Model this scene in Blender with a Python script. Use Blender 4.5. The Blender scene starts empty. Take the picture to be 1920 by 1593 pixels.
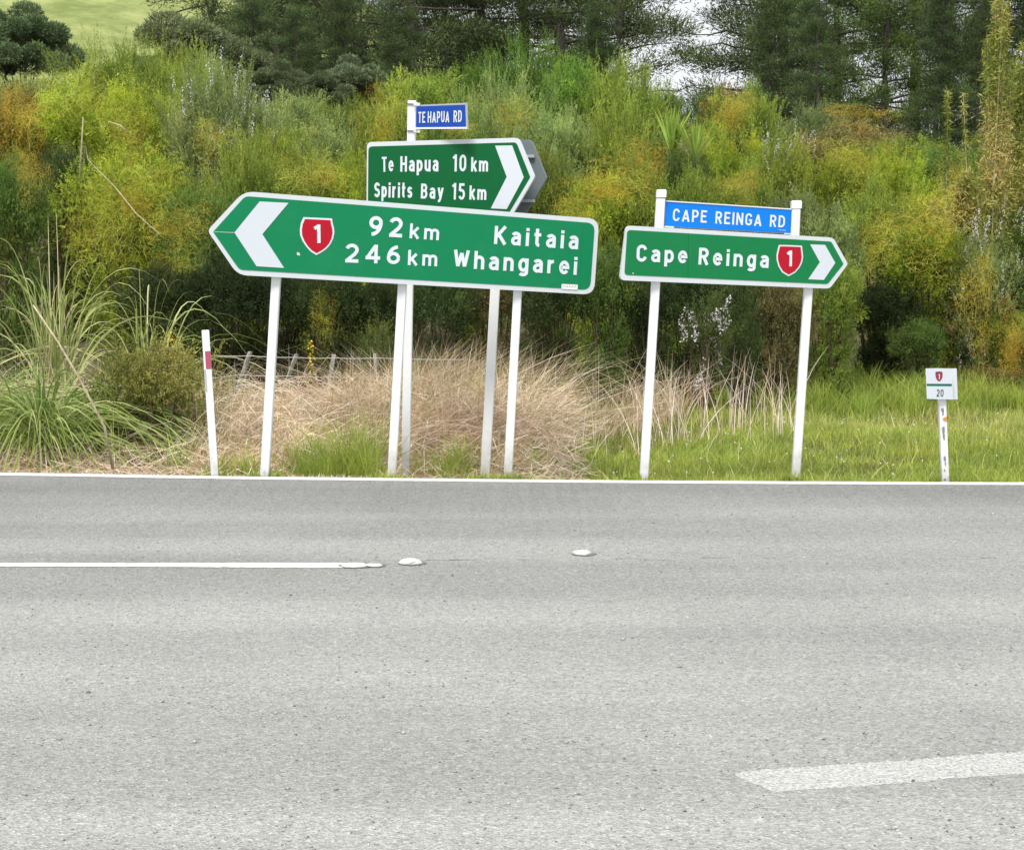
import bpy, math, random
import numpy as np
from mathutils import Vector, Matrix

R = math.radians
SC = bpy.context.scene
COL = SC.collection

# ------------------------------------------------------------------ camera, world, sun, exposure
CAM_H = 1.6
FPX = 3300.0                       # focal length in photograph pixels (1920 wide)
PITCH = math.atan2(796.5 - 484.0, FPX)
cam_d = bpy.data.cameras.new('camera')
cam = bpy.data.objects.new('camera', cam_d)
COL.objects.link(cam)
cam.location = (0, 0, CAM_H)
cam.rotation_euler = (R(90) - PITCH, 0, 0)
cam_d.sensor_width = 36.0
cam_d.lens = 36.0 * FPX / 1920.0
cam_d.clip_start = 0.1
cam_d.clip_end = 3000
SC.camera = cam
SC.render.resolution_x = 1024
SC.render.resolution_y = 849

SUN_EL, SUN_AZ = R(60), R(200)     # azimuth clockwise from +Y: behind the camera, a little to the left
world = bpy.data.worlds.new('World')
SC.world = world
world.use_nodes = True
wn = world.node_tree
for n in list(wn.nodes):
    wn.nodes.remove(n)
w_out = wn.nodes.new('ShaderNodeOutputWorld')
w_bg = wn.nodes.new('ShaderNodeBackground')
w_sky = wn.nodes.new('ShaderNodeTexSky')
w_sky.sky_type = 'NISHITA'
w_sky.sun_disc = False
w_sky.sun_elevation = SUN_EL
w_sky.sun_rotation = SUN_AZ
w_mix = wn.nodes.new('ShaderNodeMix'); w_mix.data_type = 'RGBA'
w_tc = wn.nodes.new('ShaderNodeTexCoord')
w_no = wn.nodes.new('ShaderNodeTexNoise'); w_no.inputs['Scale'].default_value = 2.5; w_no.inputs['Detail'].default_value = 5
w_ra = wn.nodes.new('ShaderNodeMapRange')
w_ra.inputs[1].default_value = 0.3; w_ra.inputs[2].default_value = 0.7
w_ra.inputs[3].default_value = 0.82; w_ra.inputs[4].default_value = 0.97
wn.links.new(w_tc.outputs['Generated'], w_no.inputs['Vector'])
wn.links.new(w_no.outputs['Fac'], w_ra.inputs[0])
wn.links.new(w_ra.outputs[0], w_mix.inputs[0])
wn.links.new(w_sky.outputs[0], w_mix.inputs[6])
w_mix.inputs[7].default_value = (7.2, 7.3, 7.5, 1)      # bright cloud cover
wn.links.new(w_mix.outputs[2], w_bg.inputs['Color'])
w_bg.inputs['Strength'].default_value = 0.070
wn.links.new(w_bg.outputs[0], w_out.inputs[0])

sun_d = bpy.data.lights.new('sun', 'SUN')
sun_d.energy = 2.1
sun_d.angle = R(20)
sun_d.color = (1.0, 0.965, 0.91)
sun = bpy.data.objects.new('sun', sun_d)
COL.objects.link(sun)
sdir = Vector((math.sin(SUN_AZ) * math.cos(SUN_EL), math.cos(SUN_AZ) * math.cos(SUN_EL), math.sin(SUN_EL)))
sun.rotation_euler = sdir.to_track_quat('Z', 'Y').to_euler()
sun.location = (0, -5, 20)

SC.view_settings.view_transform = 'Standard'
SC.view_settings.look = 'None'
SC.view_settings.gamma = 1.0
SC.view_settings.exposure = 1.05
try:
    SC.view_settings.use_curve_mapping = False
    SC.cycles.max_bounces = 5
    SC.cycles.diffuse_bounces = 3
    SC.cycles.transmission_bounces = 3
    SC.cycles.use_denoising = True
except Exception:
    pass

# ------------------------------------------------------------------ pixel rays
F_ = Vector((0, math.cos(PITCH), -math.sin(PITCH)))
U_ = Vector((0, math.sin(PITCH), math.cos(PITCH)))
C_ = Vector((0, 0, CAM_H))

def ray(px, py):
    return F_ + Vector((1, 0, 0)) * ((px - 960) / FPX) + U_ * ((796.5 - py) / FPX)

def P(px, py, Y):                  # point on that sight line at world distance Y
    d = ray(px, py)
    return C_ + d * (Y / d.y)

def G(px, py, z=0.0):              # point of the level z on that sight line
    d = ray(px, py)
    return C_ + d * ((z - CAM_H) / d.z)

def sm(t):
    t = np.clip(t, 0, 1)
    return t * t * (3 - 2 * t)

# ------------------------------------------------------------------ object helpers
def tag(o, label=None, cat=None, group=None, kind=None):
    if label: o['label'] = label
    if cat: o['category'] = cat
    if group: o['group'] = group
    if kind: o['kind'] = kind
    return o

def thing(name, label, cat, loc=(0, 0, 0), group=None):
    o = bpy.data.objects.new(name, None)
    o.empty_display_size = 0.1
    COL.objects.link(o)
    o.location = loc
    return tag(o, label, cat, group)

def link(name, me, mat=None, parent=None, loc=None):
    """world-space mesh me, kept in world space below its parent"""
    o = bpy.data.objects.new(name, me)
    if mat is not None and len(me.materials) == 0:
        me.materials.append(mat)
    COL.objects.link(o)
    if parent is not None:
        o.parent = parent
        if loc is None:                # mesh is given in world coordinates: shift it into the parent's frame
            w = Vector((0, 0, 0)); p = parent
            while p is not None:
                w += p.location; p = p.parent
            me.transform(Matrix.Translation(-w))
        else:
            o.location = loc
    elif loc is not None:
        o.location = loc
    return o

def raw_mesh(name, verts, faces_idx, nper, attr=None, mat=None, smooth=False):
    """verts (N,3) float array, faces_idx (M,nper) int array"""
    me = bpy.data.meshes.new(name)
    nv = len(verts); nf = len(faces_idx)
    me.vertices.add(nv)
    me.vertices.foreach_set('co', np.asarray(verts, dtype=np.float32).ravel())
    me.loops.add(nf * nper)
    me.loops.foreach_set('vertex_index', np.asarray(faces_idx, dtype=np.int32).ravel())
    me.polygons.add(nf)
    me.polygons.foreach_set('loop_start', np.arange(0, nf * nper, nper, dtype=np.int32))
    try:
        me.polygons.foreach_set('loop_total', np.full(nf, nper, dtype=np.int32))
    except Exception:
        pass
    if smooth:
        me.polygons.foreach_set('use_smooth', np.ones(nf, dtype=bool))
    if attr is not None:
        a = me.attributes.new('tint', 'FLOAT', 'POINT')
        a.data.foreach_set('value', np.asarray(attr, dtype=np.float32))
    if mat is not None:
        me.materials.append(mat)
    me.update(calc_edges=True)
    return me

class MB:
    """collects polygons"""
    def __init__(s): s.v = []; s.f = []
    def add(s, vs, fs):
        b = len(s.v)
        s.v += [tuple(v) for v in vs]
        s.f += [tuple(i + b for i in f) for f in fs]
    def prism(s, pts, n, t0, t1):
        """polygon pts extruded along n from t0 (back) to t1 (front)"""
        m = len(pts)
        a = [Vector(p) + n * t1 for p in pts]
        b = [Vector(p) + n * t0 for p in pts]
        fs = [tuple(range(m)), tuple(range(2 * m - 1, m - 1, -1))]
        fs += [(i, i + m, (i + 1) % m + m, (i + 1) % m) for i in range(m)]
        s.add(a + b, fs)
    def tube(s, pts, rad, k=6, cap=True):
        pts = [Vector(p) for p in pts]
        rad = rad if hasattr(rad, '__len__') else [rad] * len(pts)
        vs = []; fs = []
        for i, p in enumerate(pts):
            t = (pts[min(i + 1, len(pts) - 1)] - pts[max(i - 1, 0)]).normalized()
            a = t.cross(Vector((0, 0, 1)))
            if a.length < 1e-3: a = t.cross(Vector((1, 0, 0)))
            a.normalize(); c = t.cross(a)
            for j in range(k):
                w = 2 * math.pi * j / k
                vs.append(p + (a * math.cos(w) + c * math.sin(w)) * rad[i])
        for i in range(len(pts) - 1):
            for j in range(k):
                fs.append((i * k + j, i * k + (j + 1) % k, (i + 1) * k + (j + 1) % k, (i + 1) * k + j))
        if cap:
            fs.append(tuple(range(k - 1, -1, -1)))
            fs.append(tuple((len(pts) - 1) * k + j for j in range(k)))
        s.add(vs, fs)
    def box(s, c, ax, ay, az):
        c = Vector(c)
        vs = [c + ax * i + ay * j + az * k for k in (-1, 1) for j in (-1, 1) for i in (-1, 1)]
        s.add(vs, [(0, 2, 3, 1), (4, 5, 7, 6), (0, 1, 5, 4), (2, 6, 7, 3), (0, 4, 6, 2), (1, 3, 7, 5)])
    def build(s, name, mat, parent=None, smooth=False):
        me = bpy.data.meshes.new(name)
        me.from_pydata(s.v, [], s.f)
        if smooth:
            for p in me.polygons: p.use_smooth = True
        me.update()
        return link(name, me, mat, parent)

# ------------------------------------------------------------------ materials
def new_mat(name):
    m = bpy.data.materials.new(name); m.use_nodes = True
    nt = m.node_tree
    for n in list(nt.nodes): nt.nodes.remove(n)
    out = nt.nodes.new('ShaderNodeOutputMaterial')
    return m, nt, out

def N(nt, t, **kw):
    n = nt.nodes.new(t)
    for k, v in kw.items(): setattr(n, k, v)
    return n

def principled(nt, out, rough=0.6, spec=0.5):
    b = N(nt, 'ShaderNodeBsdfPrincipled')
    b.inputs['Roughness'].default_value = rough
    b.inputs['Specular IOR Level'].default_value = spec
    nt.links.new(b.outputs[0], out.inputs[0])
    return b

def mixc(nt, fac, a, b, blend='MIX'):
    m = N(nt, 'ShaderNodeMix', data_type='RGBA', blend_type=blend)
    for sock, v in ((m.inputs[0], fac), (m.inputs[6], a), (m.inputs[7], b)):
        if hasattr(v, 'default_value') or hasattr(v, 'is_linked'):
            nt.links.new(v, sock)
        else:
            sock.default_value = v if not isinstance(v, tuple) else (v + (1,) if len(v) == 3 else v)
    return m.outputs[2]

def noise(nt, scale, detail=3, vec=None, rough=0.5):
    n = N(nt, 'ShaderNodeTexNoise')
    n.inputs['Scale'].default_value = scale
    n.inputs['Detail'].default_value = detail
    n.inputs['Roughness'].default_value = rough
    if vec is not None: nt.links.new(vec, n.inputs['Vector'])
    return n.outputs['Fac']

def rng_map(nt, v, a, b, c=0.0, d=1.0):
    n = N(nt, 'ShaderNodeMapRange')
    nt.links.new(v, n.inputs[0])
    for i, x in enumerate((a, b, c, d)): n.inputs[i + 1].default_value = x
    return n.outputs[0]

def worldpos(nt):
    return N(nt, 'ShaderNodeNewGeometry').outputs['Position']

def bump(nt, h, strength, dist, bsdf):
    b = N(nt, 'ShaderNodeBump')
    b.inputs['Strength'].default_value = strength
    b.inputs['Distance'].default_value = dist
    nt.links.new(h, b.inputs['Height'])
    nt.links.new(b.outputs[0], bsdf.inputs['Normal'])

def painted(name, c, rough=0.4, var=0.12, scale=6.0, dirt=(0.25, 0.24, 0.2), dirt_amt=0.25, spec=0.4):
    m, nt, out = new_mat(name)
    b = principled(nt, out, rough, spec)
    wp = worldpos(nt)
    n1 = noise(nt, scale, 5, wp, 0.6)
    n2 = noise(nt, scale * 9, 3, wp)
    f = rng_map(nt, n1, 0.5, 0.8, 0, dirt_amt)
    col = mixc(nt, f, tuple(c), dirt)
    dark = tuple(x * (1 - var) for x in c)
    col = mixc(nt, rng_map(nt, n2, 0.35, 0.7, 0, 1), col, mixc(nt, 0.5, col, dark))
    nt.links.new(col, b.inputs['Base Color'])
    bump(nt, n2, 0.08, 0.002, b)
    return m

def leafmat(name, ramp, trans=0.3, rough=0.6, objcol=True, rnd=0.25, spec=0.25):
    """ramp: list of (pos, colour) driven by the per-sprig tint; multiplied by the object's own colour"""
    m, nt, out = new_mat(name)
    at = N(nt, 'ShaderNodeAttribute', attribute_name='tint')
    cr = N(nt, 'ShaderNodeValToRGB')
    e = cr.color_ramp.elements
    while len(e) < len(ramp): e.new(0.5)
    for i, (p, c) in enumerate(ramp):
        e[i].position = p; e[i].color = tuple(c) + (1,)
    nt.links.new(at.outputs['Fac'], cr.inputs[0])
    col = cr.outputs[0]
    oi = N(nt, 'ShaderNodeObjectInfo')
    if objcol:
        col = mixc(nt, 1.0, col, oi.outputs['Color'], 'MULTIPLY')
    hs = N(nt, 'ShaderNodeHueSaturation')
    nt.links.new(rng_map(nt, noise(nt, 1.3, 3, worldpos(nt)), 0.3, 0.7, 0.485, 0.515), hs.inputs['Hue'])
    nt.links.new(rng_map(nt, noise(nt, 3.1, 3, worldpos(nt)), 0.3, 0.7, 1 - rnd, 1 + rnd), hs.inputs['Value'])
    nt.links.new(col, hs.inputs['Color'])
    col = hs.outputs[0]
    b = N(nt, 'ShaderNodeBsdfPrincipled')
    b.inputs['Roughness'].default_value = rough
    b.inputs['Specular IOR Level'].default_value = spec
    nt.links.new(col, b.inputs['Base Color'])
    t = N(nt, 'ShaderNodeBsdfTranslucent')
    nt.links.new(col, t.inputs['Color'])
    mx = N(nt, 'ShaderNodeMixShader'); mx.inputs[0].default_value = trans
    nt.links.new(b.outputs[0], mx.inputs[1]); nt.links.new(t.outputs[0], mx.inputs[2])
    nt.links.new(mx.outputs[0], out.inputs[0])
    return m

# white and coloured sheeting of the signs
M_post = painted('white_post_paint', (0.80, 0.82, 0.83), 0.45, 0.05, 3.0, (0.45, 0.45, 0.4), 0.22)
def add_mud(m):
    nt = m.node_tree; b = next(n for n in nt.nodes if n.type == 'BSDF_PRINCIPLED')
    src = b.inputs['Base Color'].links[0].from_socket
    wp = worldpos(nt); sp = N(nt, 'ShaderNodeSeparateXYZ'); nt.links.new(wp, sp.inputs[0])
    a_ = N(nt, 'ShaderNodeMath', operation='MULTIPLY_ADD')
    nt.links.new(noise(nt, 14, 5, wp, .7), a_.inputs[0]); a_.inputs[1].default_value = -.45
    nt.links.new(sp.outputs[2], a_.inputs[2])
    f = rng_map(nt, a_.outputs[0], -.32, .02, .75, 0)
    c1 = mixc(nt, f, src, (0.30, 0.28, 0.22))
    mp = N(nt, 'ShaderNodeMapping'); mp.inputs['Scale'].default_value = (60, 60, 3); nt.links.new(wp, mp.inputs['Vector'])
    f2 = rng_map(nt, noise(nt, 1.0, 4, mp.outputs[0]), .58, .75, 0, .22)
    nt.links.new(mixc(nt, f2, c1, (0.42, 0.43, 0.40)), b.inputs['Base Color'])
add_mud(M_post)
M_border = painted('white_sheeting', (0.60, 0.64, 0.67), 0.35, 0.05, 4.0, (0.5, 0.5, 0.48), 0.12)
M_letter = painted('letter_sheeting', (0.66, 0.72, 0.76), 0.35, 0.05, 8.0, (0.5, 0.55, 0.55), 0.12)
M_arrow = painted('arrow_sheeting', (0.60, 0.65, 0.70), 0.35, 0.04, 4.0, (0.5, 0.5, 0.48), 0.10)
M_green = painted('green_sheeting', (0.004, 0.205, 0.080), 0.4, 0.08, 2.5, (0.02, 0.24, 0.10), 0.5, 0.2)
M_green2 = painted('green_sheeting_shaded', (0.004, 0.115, 0.034), 0.4, 0.10, 2.5, (0.01, 0.10, 0.04), 0.4, 0.15)  # Te Hapua face: being turned from the light is put into a darker green
M_green3 = painted('green_sheeting_half_shaded', (0.006, 0.190, 0.058), 0.4, 0.08, 2.5, (0.02, 0.20, 0.07), 0.4, 0.2)  # Cape Reinga face: its milder shading put into an in-between green
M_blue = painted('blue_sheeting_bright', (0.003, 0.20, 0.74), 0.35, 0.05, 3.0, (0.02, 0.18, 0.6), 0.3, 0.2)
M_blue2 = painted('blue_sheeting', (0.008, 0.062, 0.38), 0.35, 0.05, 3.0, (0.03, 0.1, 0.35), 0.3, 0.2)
M_red = painted('red_sheeting', (0.44, 0.006, 0.02), 0.4, 0.06, 6.0, (0.42, 0.015, 0.03), 0.3, 0.2)
M_pink = painted('faded_red_band', (0.42, 0.08, 0.14), 0.5, 0.06, 9.0, (0.5, 0.3, 0.3), 0.3)
M_dullred = painted('dull_red_sheeting', (0.26, 0.03, 0.055), 0.5, 0.06, 9.0)
M_tealbar = painted('dark_green_bar', (0.01, 0.12, 0.07), 0.5, 0.06, 9.0)
M_black = painted('dark_print', (0.06, 0.06, 0.06), 0.5, 0.06, 9.0)
M_grayprint = painted('grey_print', (0.3, 0.3, 0.3), 0.5, 0.06, 9.0)
M_alu = painted('weathered_aluminium', (0.155, 0.185, 0.195), 0.45, 0.10, 3.0, (0.20, 0.22, 0.22), 0.4)
M_alu_light = painted('bare_aluminium', (0.42, 0.44, 0.45), 0.4, 0.10, 6.0)
M_orange = painted('orange_reflector', (0.75, 0.25, 0.01), 0.3, 0.05, 6.0)
M_worn = painted('bare_worn_patch', (0.24, 0.25, 0.26), 0.7, 0.2, 20.0)
M_strap = painted('dark_steel_strap', (0.12, 0.12, 0.13), 0.5, 0.2, 20.0)

def bark_mat(name, a, b, scale=8):
    m, nt, out = new_mat(name)
    p = principled(nt, out, 0.85, 0.2)
    wp = N(nt, 'ShaderNodeTexCoord').outputs['Object']
    mp = N(nt, 'ShaderNodeMapping'); mp.inputs['Scale'].default_value = (1, 1, 0.18)
    nt.links.new(wp, mp.inputs['Vector'])
    n = noise(nt, scale, 6, mp.outputs[0], 0.65)
    nt.links.new(mixc(nt, rng_map(nt, n, 0.35, 0.65), a, b), p.inputs['Base Color'])
    bump(nt, n, 0.6, 0.03, p)
    return m
M_bark = bark_mat('bark_grey_brown', (0.045, 0.038, 0.032), (0.15, 0.13, 0.115), 9)
M_twig = bark_mat('twig_brown', (0.05, 0.035, 0.02), (0.14, 0.10, 0.07), 30)
M_oldwood = bark_mat('weathered_timber', (0.20, 0.19, 0.17), (0.48, 0.46, 0.42), 30)
M_straw = bark_mat('dry_stalk', (0.36, 0.30, 0.19), (0.62, 0.55, 0.40), 40)

# ---- foliage palettes (object colour multiplies the ramp)
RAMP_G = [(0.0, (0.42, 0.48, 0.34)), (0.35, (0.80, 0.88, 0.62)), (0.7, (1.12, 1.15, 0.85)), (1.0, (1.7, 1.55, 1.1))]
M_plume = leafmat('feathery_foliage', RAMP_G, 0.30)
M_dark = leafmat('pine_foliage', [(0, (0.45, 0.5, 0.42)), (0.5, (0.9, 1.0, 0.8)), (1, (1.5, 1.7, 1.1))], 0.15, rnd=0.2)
M_tangle = leafmat('wiry_vine', [(0, (0.70, 0.36, 0.3)), (0.25, (1.0, 0.70, 0.6)), (0.5, (0.95, 0.98, 0.9)), (1, (1.3, 1.4, 2.0))], 0.25)
M_grass = leafmat('green_grass_blades', [(0, (0.15, 0.22, 0.030)), (0.45, (0.35, 0.45, 0.075)), (0.8, (0.60, 0.60, 0.19)), (1, (0.78, 0.72, 0.42))], 0.35, objcol=False)
M_dry = leafmat('dry_grass_blades', [(0, (0.20, 0.25, 0.045)), (0.12, (0.36, 0.36, 0.09)), (0.3, (0.46, 0.30, 0.18)), (0.6, (0.77, 0.60, 0.44)), (1, (0.96, 0.88, 0.78))], 0.25, objcol=False)
M_pampas = leafmat('arching_blades', [(0, (0.10, 0.13, 0.025)), (0.4, (0.22, 0.31, 0.07)), (0.75, (0.42, 0.48, 0.17)), (0.9, (0.70, 0.68, 0.36)), (1, (0.76, 0.62, 0.40))], 0.3, objcol=False)
M_flower = leafmat('pale_blossom', [(0, (0.65, 0.58, 0.62)), (1, (0.9, 0.9, 0.88))], 0.3, objcol=False, rnd=0.05)
M_gorse = leafmat('yellow_blossom', [(0, (0.7, 0.5, 0.02)), (1, (0.8, 0.62, 0.05))], 0.3, objcol=False, rnd=0.05)
M_flax = leafmat('sword_leaves', [(0, (0.20, 0.30, 0.04)), (1, (0.46, 0.60, 0.12))], 0.3, objcol=False)
M_bamboo = leafmat('lance_leaves', [(0, (0.16, 0.21, 0.03)), (0.5, (0.34, 0.38, 0.07)), (0.85, (0.60, 0.52, 0.19)), (1, (0.72, 0.50, 0.22))], 0.35, objcol=False)

# ------------------------------------------------------------------ terrain
EDGE_PX = [(-700, 880), (-300, 884.5), (0, 889), (150, 891.2), (300, 894), (480, 896.6), (640, 898.3), (960, 901.6), (1200, 903.7), (1440, 905.2), (1700, 906.4), (1920, 907.2), (2300, 908.5), (2900, 910)]
edge = [G(px, py - 0) for px, py in EDGE_PX]
ex = np.array([-400, -60] + [e.x for e in edge] + [60, 400.0])
ey = np.array([60, 19.5] + [e.y for e in edge] + [edge[-1].y - .35, edge[-1].y - 3.0])
def edge_y(x): return np.interp(x, ex, ey)

def gz(x, y):
    x = np.asarray(x, float); y = np.asarray(y, float)
    d = y - edge_y(x)
    left = 1 - sm((x - 0.4) / 1.6)
    z = -0.012 - 0.02 * (d < 0) - 0.0 * d
    z = z - left * 0.22 * sm((d - 0.08) / 0.85) - (1 - left) * 0.075 * sm((d - 0.08) / 0.5) + (1 - left) * 0.06 * sm((d - 1.2) / 2.0)
    z = z + left * 0.12 * sm((d - 3.2) / 1.8)
    z = z + (0.35 * left + 0.10) * sm((y - 18.5) / 3.0)
    z = z + 1.75 * sm((y - 21.0) / 8.0) + 1.5 * sm((y - 29) / 28)
    hl = 6 + 36 * (1 - sm((x * 200 / np.maximum(y, 60) + 58) / 92)) 
    z = z + np.where(y > 62, hl * sm((y - 62) / 150), 0)
    z = z + 0.05 * np.sin(x * 1.7 + y) * sm((y - 14) / 4) + 0.03 * np.sin(y * 2.3 - x * 0.9) * sm((y - 13.4) / 4)
    return z

def gz1(x, y): return float(gz(x, y))

def grid_mesh(name, xs, ys, zf):
    X, Y = np.meshgrid(xs, ys)
    Z = zf(X, Y)
    v = np.stack([X.ravel(), Y.ravel(), Z.ravel()], 1)
    nx, ny = len(xs), len(ys)
    i = np.arange((ny - 1) * (nx - 1)); r = i // (nx - 1); c = i % (nx - 1)
    a = r * nx + c
    f = np.stack([a, a + 1, a + nx + 1, a + nx], 1)
    return raw_mesh(name, v, f, 4, smooth=True)

def ground_mat():
    m, nt, out = new_mat('verge_soil_and_pasture')
    b = principled(nt, out, 0.9, 0.15)
    wp = worldpos(nt)
    sep = N(nt, 'ShaderNodeSeparateXYZ'); nt.links.new(wp, sep.inputs[0])
    soil = mixc(nt, rng_map(nt, noise(nt, 9, 5, wp), 0.35, 0.65), (0.055, 0.045, 0.028), (0.13, 0.11, 0.06))
    grass = mixc(nt, rng_map(nt, noise(nt, 0.35, 7, wp, 0.65), 0.38, 0.62), (0.15, 0.19, 0.055), (0.29, 0.32, 0.12))
    grass = mixc(nt, rng_map(nt, noise(nt, 3.5, 4, wp, 0.6), 0.5, 0.75, 0, 0.5), grass, (0.12, 0.16, 0.05))
    f = rng_map(nt, sep.outputs[1], 55, 62)
    nt.links.new(mixc(nt, f, soil, grass), b.inputs['Base Color'])
    bump(nt, noise(nt, 25, 4, wp), 0.5, 0.03, b)
    return m

xs = np.unique(np.concatenate([np.linspace(-700, -40, 24), np.linspace(-40, -9, 20), np.linspace(-9, 9, 91), np.linspace(9, 40, 20), np.linspace(40, 700, 24)]))
ys = np.unique(np.concatenate([np.linspace(-200, 11.5, 20), np.linspace(11.5, 24, 90), np.linspace(24, 60, 40), np.linspace(60, 260, 60), np.linspace(260, 1500, 25)]))
def gzf(X, Y):
    Z = gz(X, Y)
    return np.where(Y < edge_y(X) - 0.25, -0.06, Z)
g_me = grid_mesh('ground', xs, ys, gzf)
tag(link('ground', g_me, ground_mat()), 'soil verge rising to a bank with pale pasture hill far behind', None, None, 'structure')

# ------------------------------------------------------------------ road
def asphalt_nodes(nt):
    wp = worldpos(nt)
    sep = N(nt, 'ShaderNodeSeparateXYZ'); nt.links.new(wp, sep.inputs[0])
    vo = N(nt, 'ShaderNodeTexVoronoi'); vo.inputs['Scale'].default_value = 105
    nt.links.new(wp, vo.inputs['Vector'])
    vs = N(nt, 'ShaderNodeSeparateColor'); nt.links.new(vo.outputs['Color'], vs.inputs[0])
    cr = N(nt, 'ShaderNodeValToRGB')
    e = cr.color_ramp.elements
    e[0].position = 0; e[0].color = (0.27, 0.27, 0.263, 1)
    e[1].position = 1; e[1].color = (0.54, 0.54, 0.525, 1)
    a = e.new(0.35); a.color = (0.35, 0.351, 0.343, 1)
    a = e.new(0.9); a.color = (0.43, 0.431, 0.42, 1)
    nt.links.new(vs.outputs[0], cr.inputs[0])
    col = cr.outputs[0]
    pits = rng_map(nt, noise(nt, 60, 4, wp, 0.7), 0.36, 0.43, 1, 0)
    col = mixc(nt, mulv(nt, pits, 0.38), col, (0.12, 0.12, 0.12))
    # coarse grain that still shows further off
    g2 = noise(nt, 22, 5, wp, 0.75)
    col = mixc(nt, 1.0, col, gray(nt, rng_map(nt, g2, 0.3, 0.7, 0.88, 1.11)), 'MULTIPLY')
    # broad patches at random; the smooth darkening with distance follows in lane
    big = noise(nt, 0.5, 5, wp, 0.55)
    col = mixc(nt, 1.0, col, gray(nt, rng_map(nt, big, 0.3, 0.7, 0.89, 1.09)), 'MULTIPLY')
    st = N(nt, 'ShaderNodeMapping'); st.inputs['Scale'].default_value = (0.12, 1.6, 1)
    nt.links.new(wp, st.inputs['Vector'])
    streak = noise(nt, 1.0, 4, st.outputs[0])
    col = mixc(nt, 1.0, col, gray(nt, rng_map(nt, streak, 0.35, 0.65, 0.94, 1.05)), 'MULTIPLY')
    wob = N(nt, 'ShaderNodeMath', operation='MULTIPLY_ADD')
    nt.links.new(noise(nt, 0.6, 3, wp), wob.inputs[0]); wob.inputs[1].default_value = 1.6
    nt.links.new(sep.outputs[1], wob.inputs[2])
    far_ramp = N(nt, 'ShaderNodeValToRGB')  # tone multiplier that falls from the near road to the far edge
    le = far_ramp.color_ramp.elements
    nt.links.new(rng_map(nt, wob.outputs[0], 4.5, 14.5), far_ramp.inputs[0])
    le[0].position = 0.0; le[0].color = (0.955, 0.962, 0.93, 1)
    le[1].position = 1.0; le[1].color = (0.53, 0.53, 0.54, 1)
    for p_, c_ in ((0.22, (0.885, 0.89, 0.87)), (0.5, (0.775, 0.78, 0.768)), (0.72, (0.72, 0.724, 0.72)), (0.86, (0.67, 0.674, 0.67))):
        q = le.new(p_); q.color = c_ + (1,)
    col = mixc(nt, 1.0, col, far_ramp.outputs[0], 'MULTIPLY')
    # wheel tracks polished along the main road and round into the side road
    wt = N(nt, 'ShaderNodeMapping'); wt.inputs['Scale'].default_value = (0.05, 0.75, 1)
    nt.links.new(wp, wt.inputs['Vector'])
    tr_ = rng_map(nt, noise(nt, 1.3, 2, wt.outputs[0]), 0.42, 0.58, 0.93, 1.05)
    col = mixc(nt, 1.0, col, gray(nt, tr_), 'MULTIPLY')
    bl = rng_map(nt, noise(nt, 2.4, 6, wp, 0.7), 0.60, 0.72, 0, 0.16)
    col = mixc(nt, bl, col, (0.17, 0.17, 0.17))
    h = N(nt, 'ShaderNodeMath', operation='ADD')
    nt.links.new(vo.outputs['Distance'], h.inputs[0])
    nt.links.new(g2, h.inputs[1])
    return wp, sep, col, vo, h.outputs[0], pits

def mulv(nt, v, k):
    n = N(nt, 'ShaderNodeMath', operation='MULTIPLY')
    nt.links.new(v, n.inputs[0]); n.inputs[1].default_value = k
    return n.outputs[0]
def gray(nt, v):
    n = N(nt, 'ShaderNodeCombineColor')
    for i in range(3): nt.links.new(v, n.inputs[i])
    return n.outputs[0]

m, nt, out = new_mat('chipseal_asphalt')
b = principled(nt, out, 0.85, 0.25)
wp, sep, col, vo, hgt, pits = asphalt_nodes(nt)
nt.links.new(col, b.inputs['Base Color'])
bump(nt, hgt, 0.8, 0.010, b)
M_asph = m

m, nt, out = new_mat('road_paint')
b = principled(nt, out, 0.7, 0.3)
wp, sep, col, vo, hgt, pits = asphalt_nodes(nt)
wear = N(nt, 'ShaderNodeMath', operation='MAXIMUM')
nt.links.new(rng_map(nt, noise(nt, 75, 4, wp, 0.7), 0.46, 0.54, 0.8, 0), wear.inputs[0])
nt.links.new(rng_map(nt, noise(nt, 12, 5, wp, 0.7), 0.56, 0.70, 0, 0.6), wear.inputs[1])
white = mixc(nt, rng_map(nt, noise(nt, 20, 4, wp), 0.3, 0.7), (0.46, 0.46, 0.445), (0.56, 0.56, 0.545))
nt.links.new(mixc(nt, wear.outputs[0], white, col), b.inputs['Base Color'])
bump(nt, hgt, 0.7, 0.010, b)
M_paint = m

m, nt, out = new_mat('road_paint_fresh')
b = principled(nt, out, 0.65, 0.3)
wp = worldpos(nt)
pw = mixc(nt, rng_map(nt, noise(nt, 30, 5, wp, 0.7), 0.35, 0.7), (0.48, 0.48, 0.465), (0.64, 0.64, 0.63))
nt.links.new(mixc(nt, rng_map(nt, noise(nt, 14, 6, wp, 0.75), 0.54, 0.70, 0, .6), pw, (0.30, 0.30, 0.29)), b.inputs['Base Color'])
bump(nt, noise(nt, 60, 3, wp), 0.5, 0.006, b)
M_paint2 = m

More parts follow.
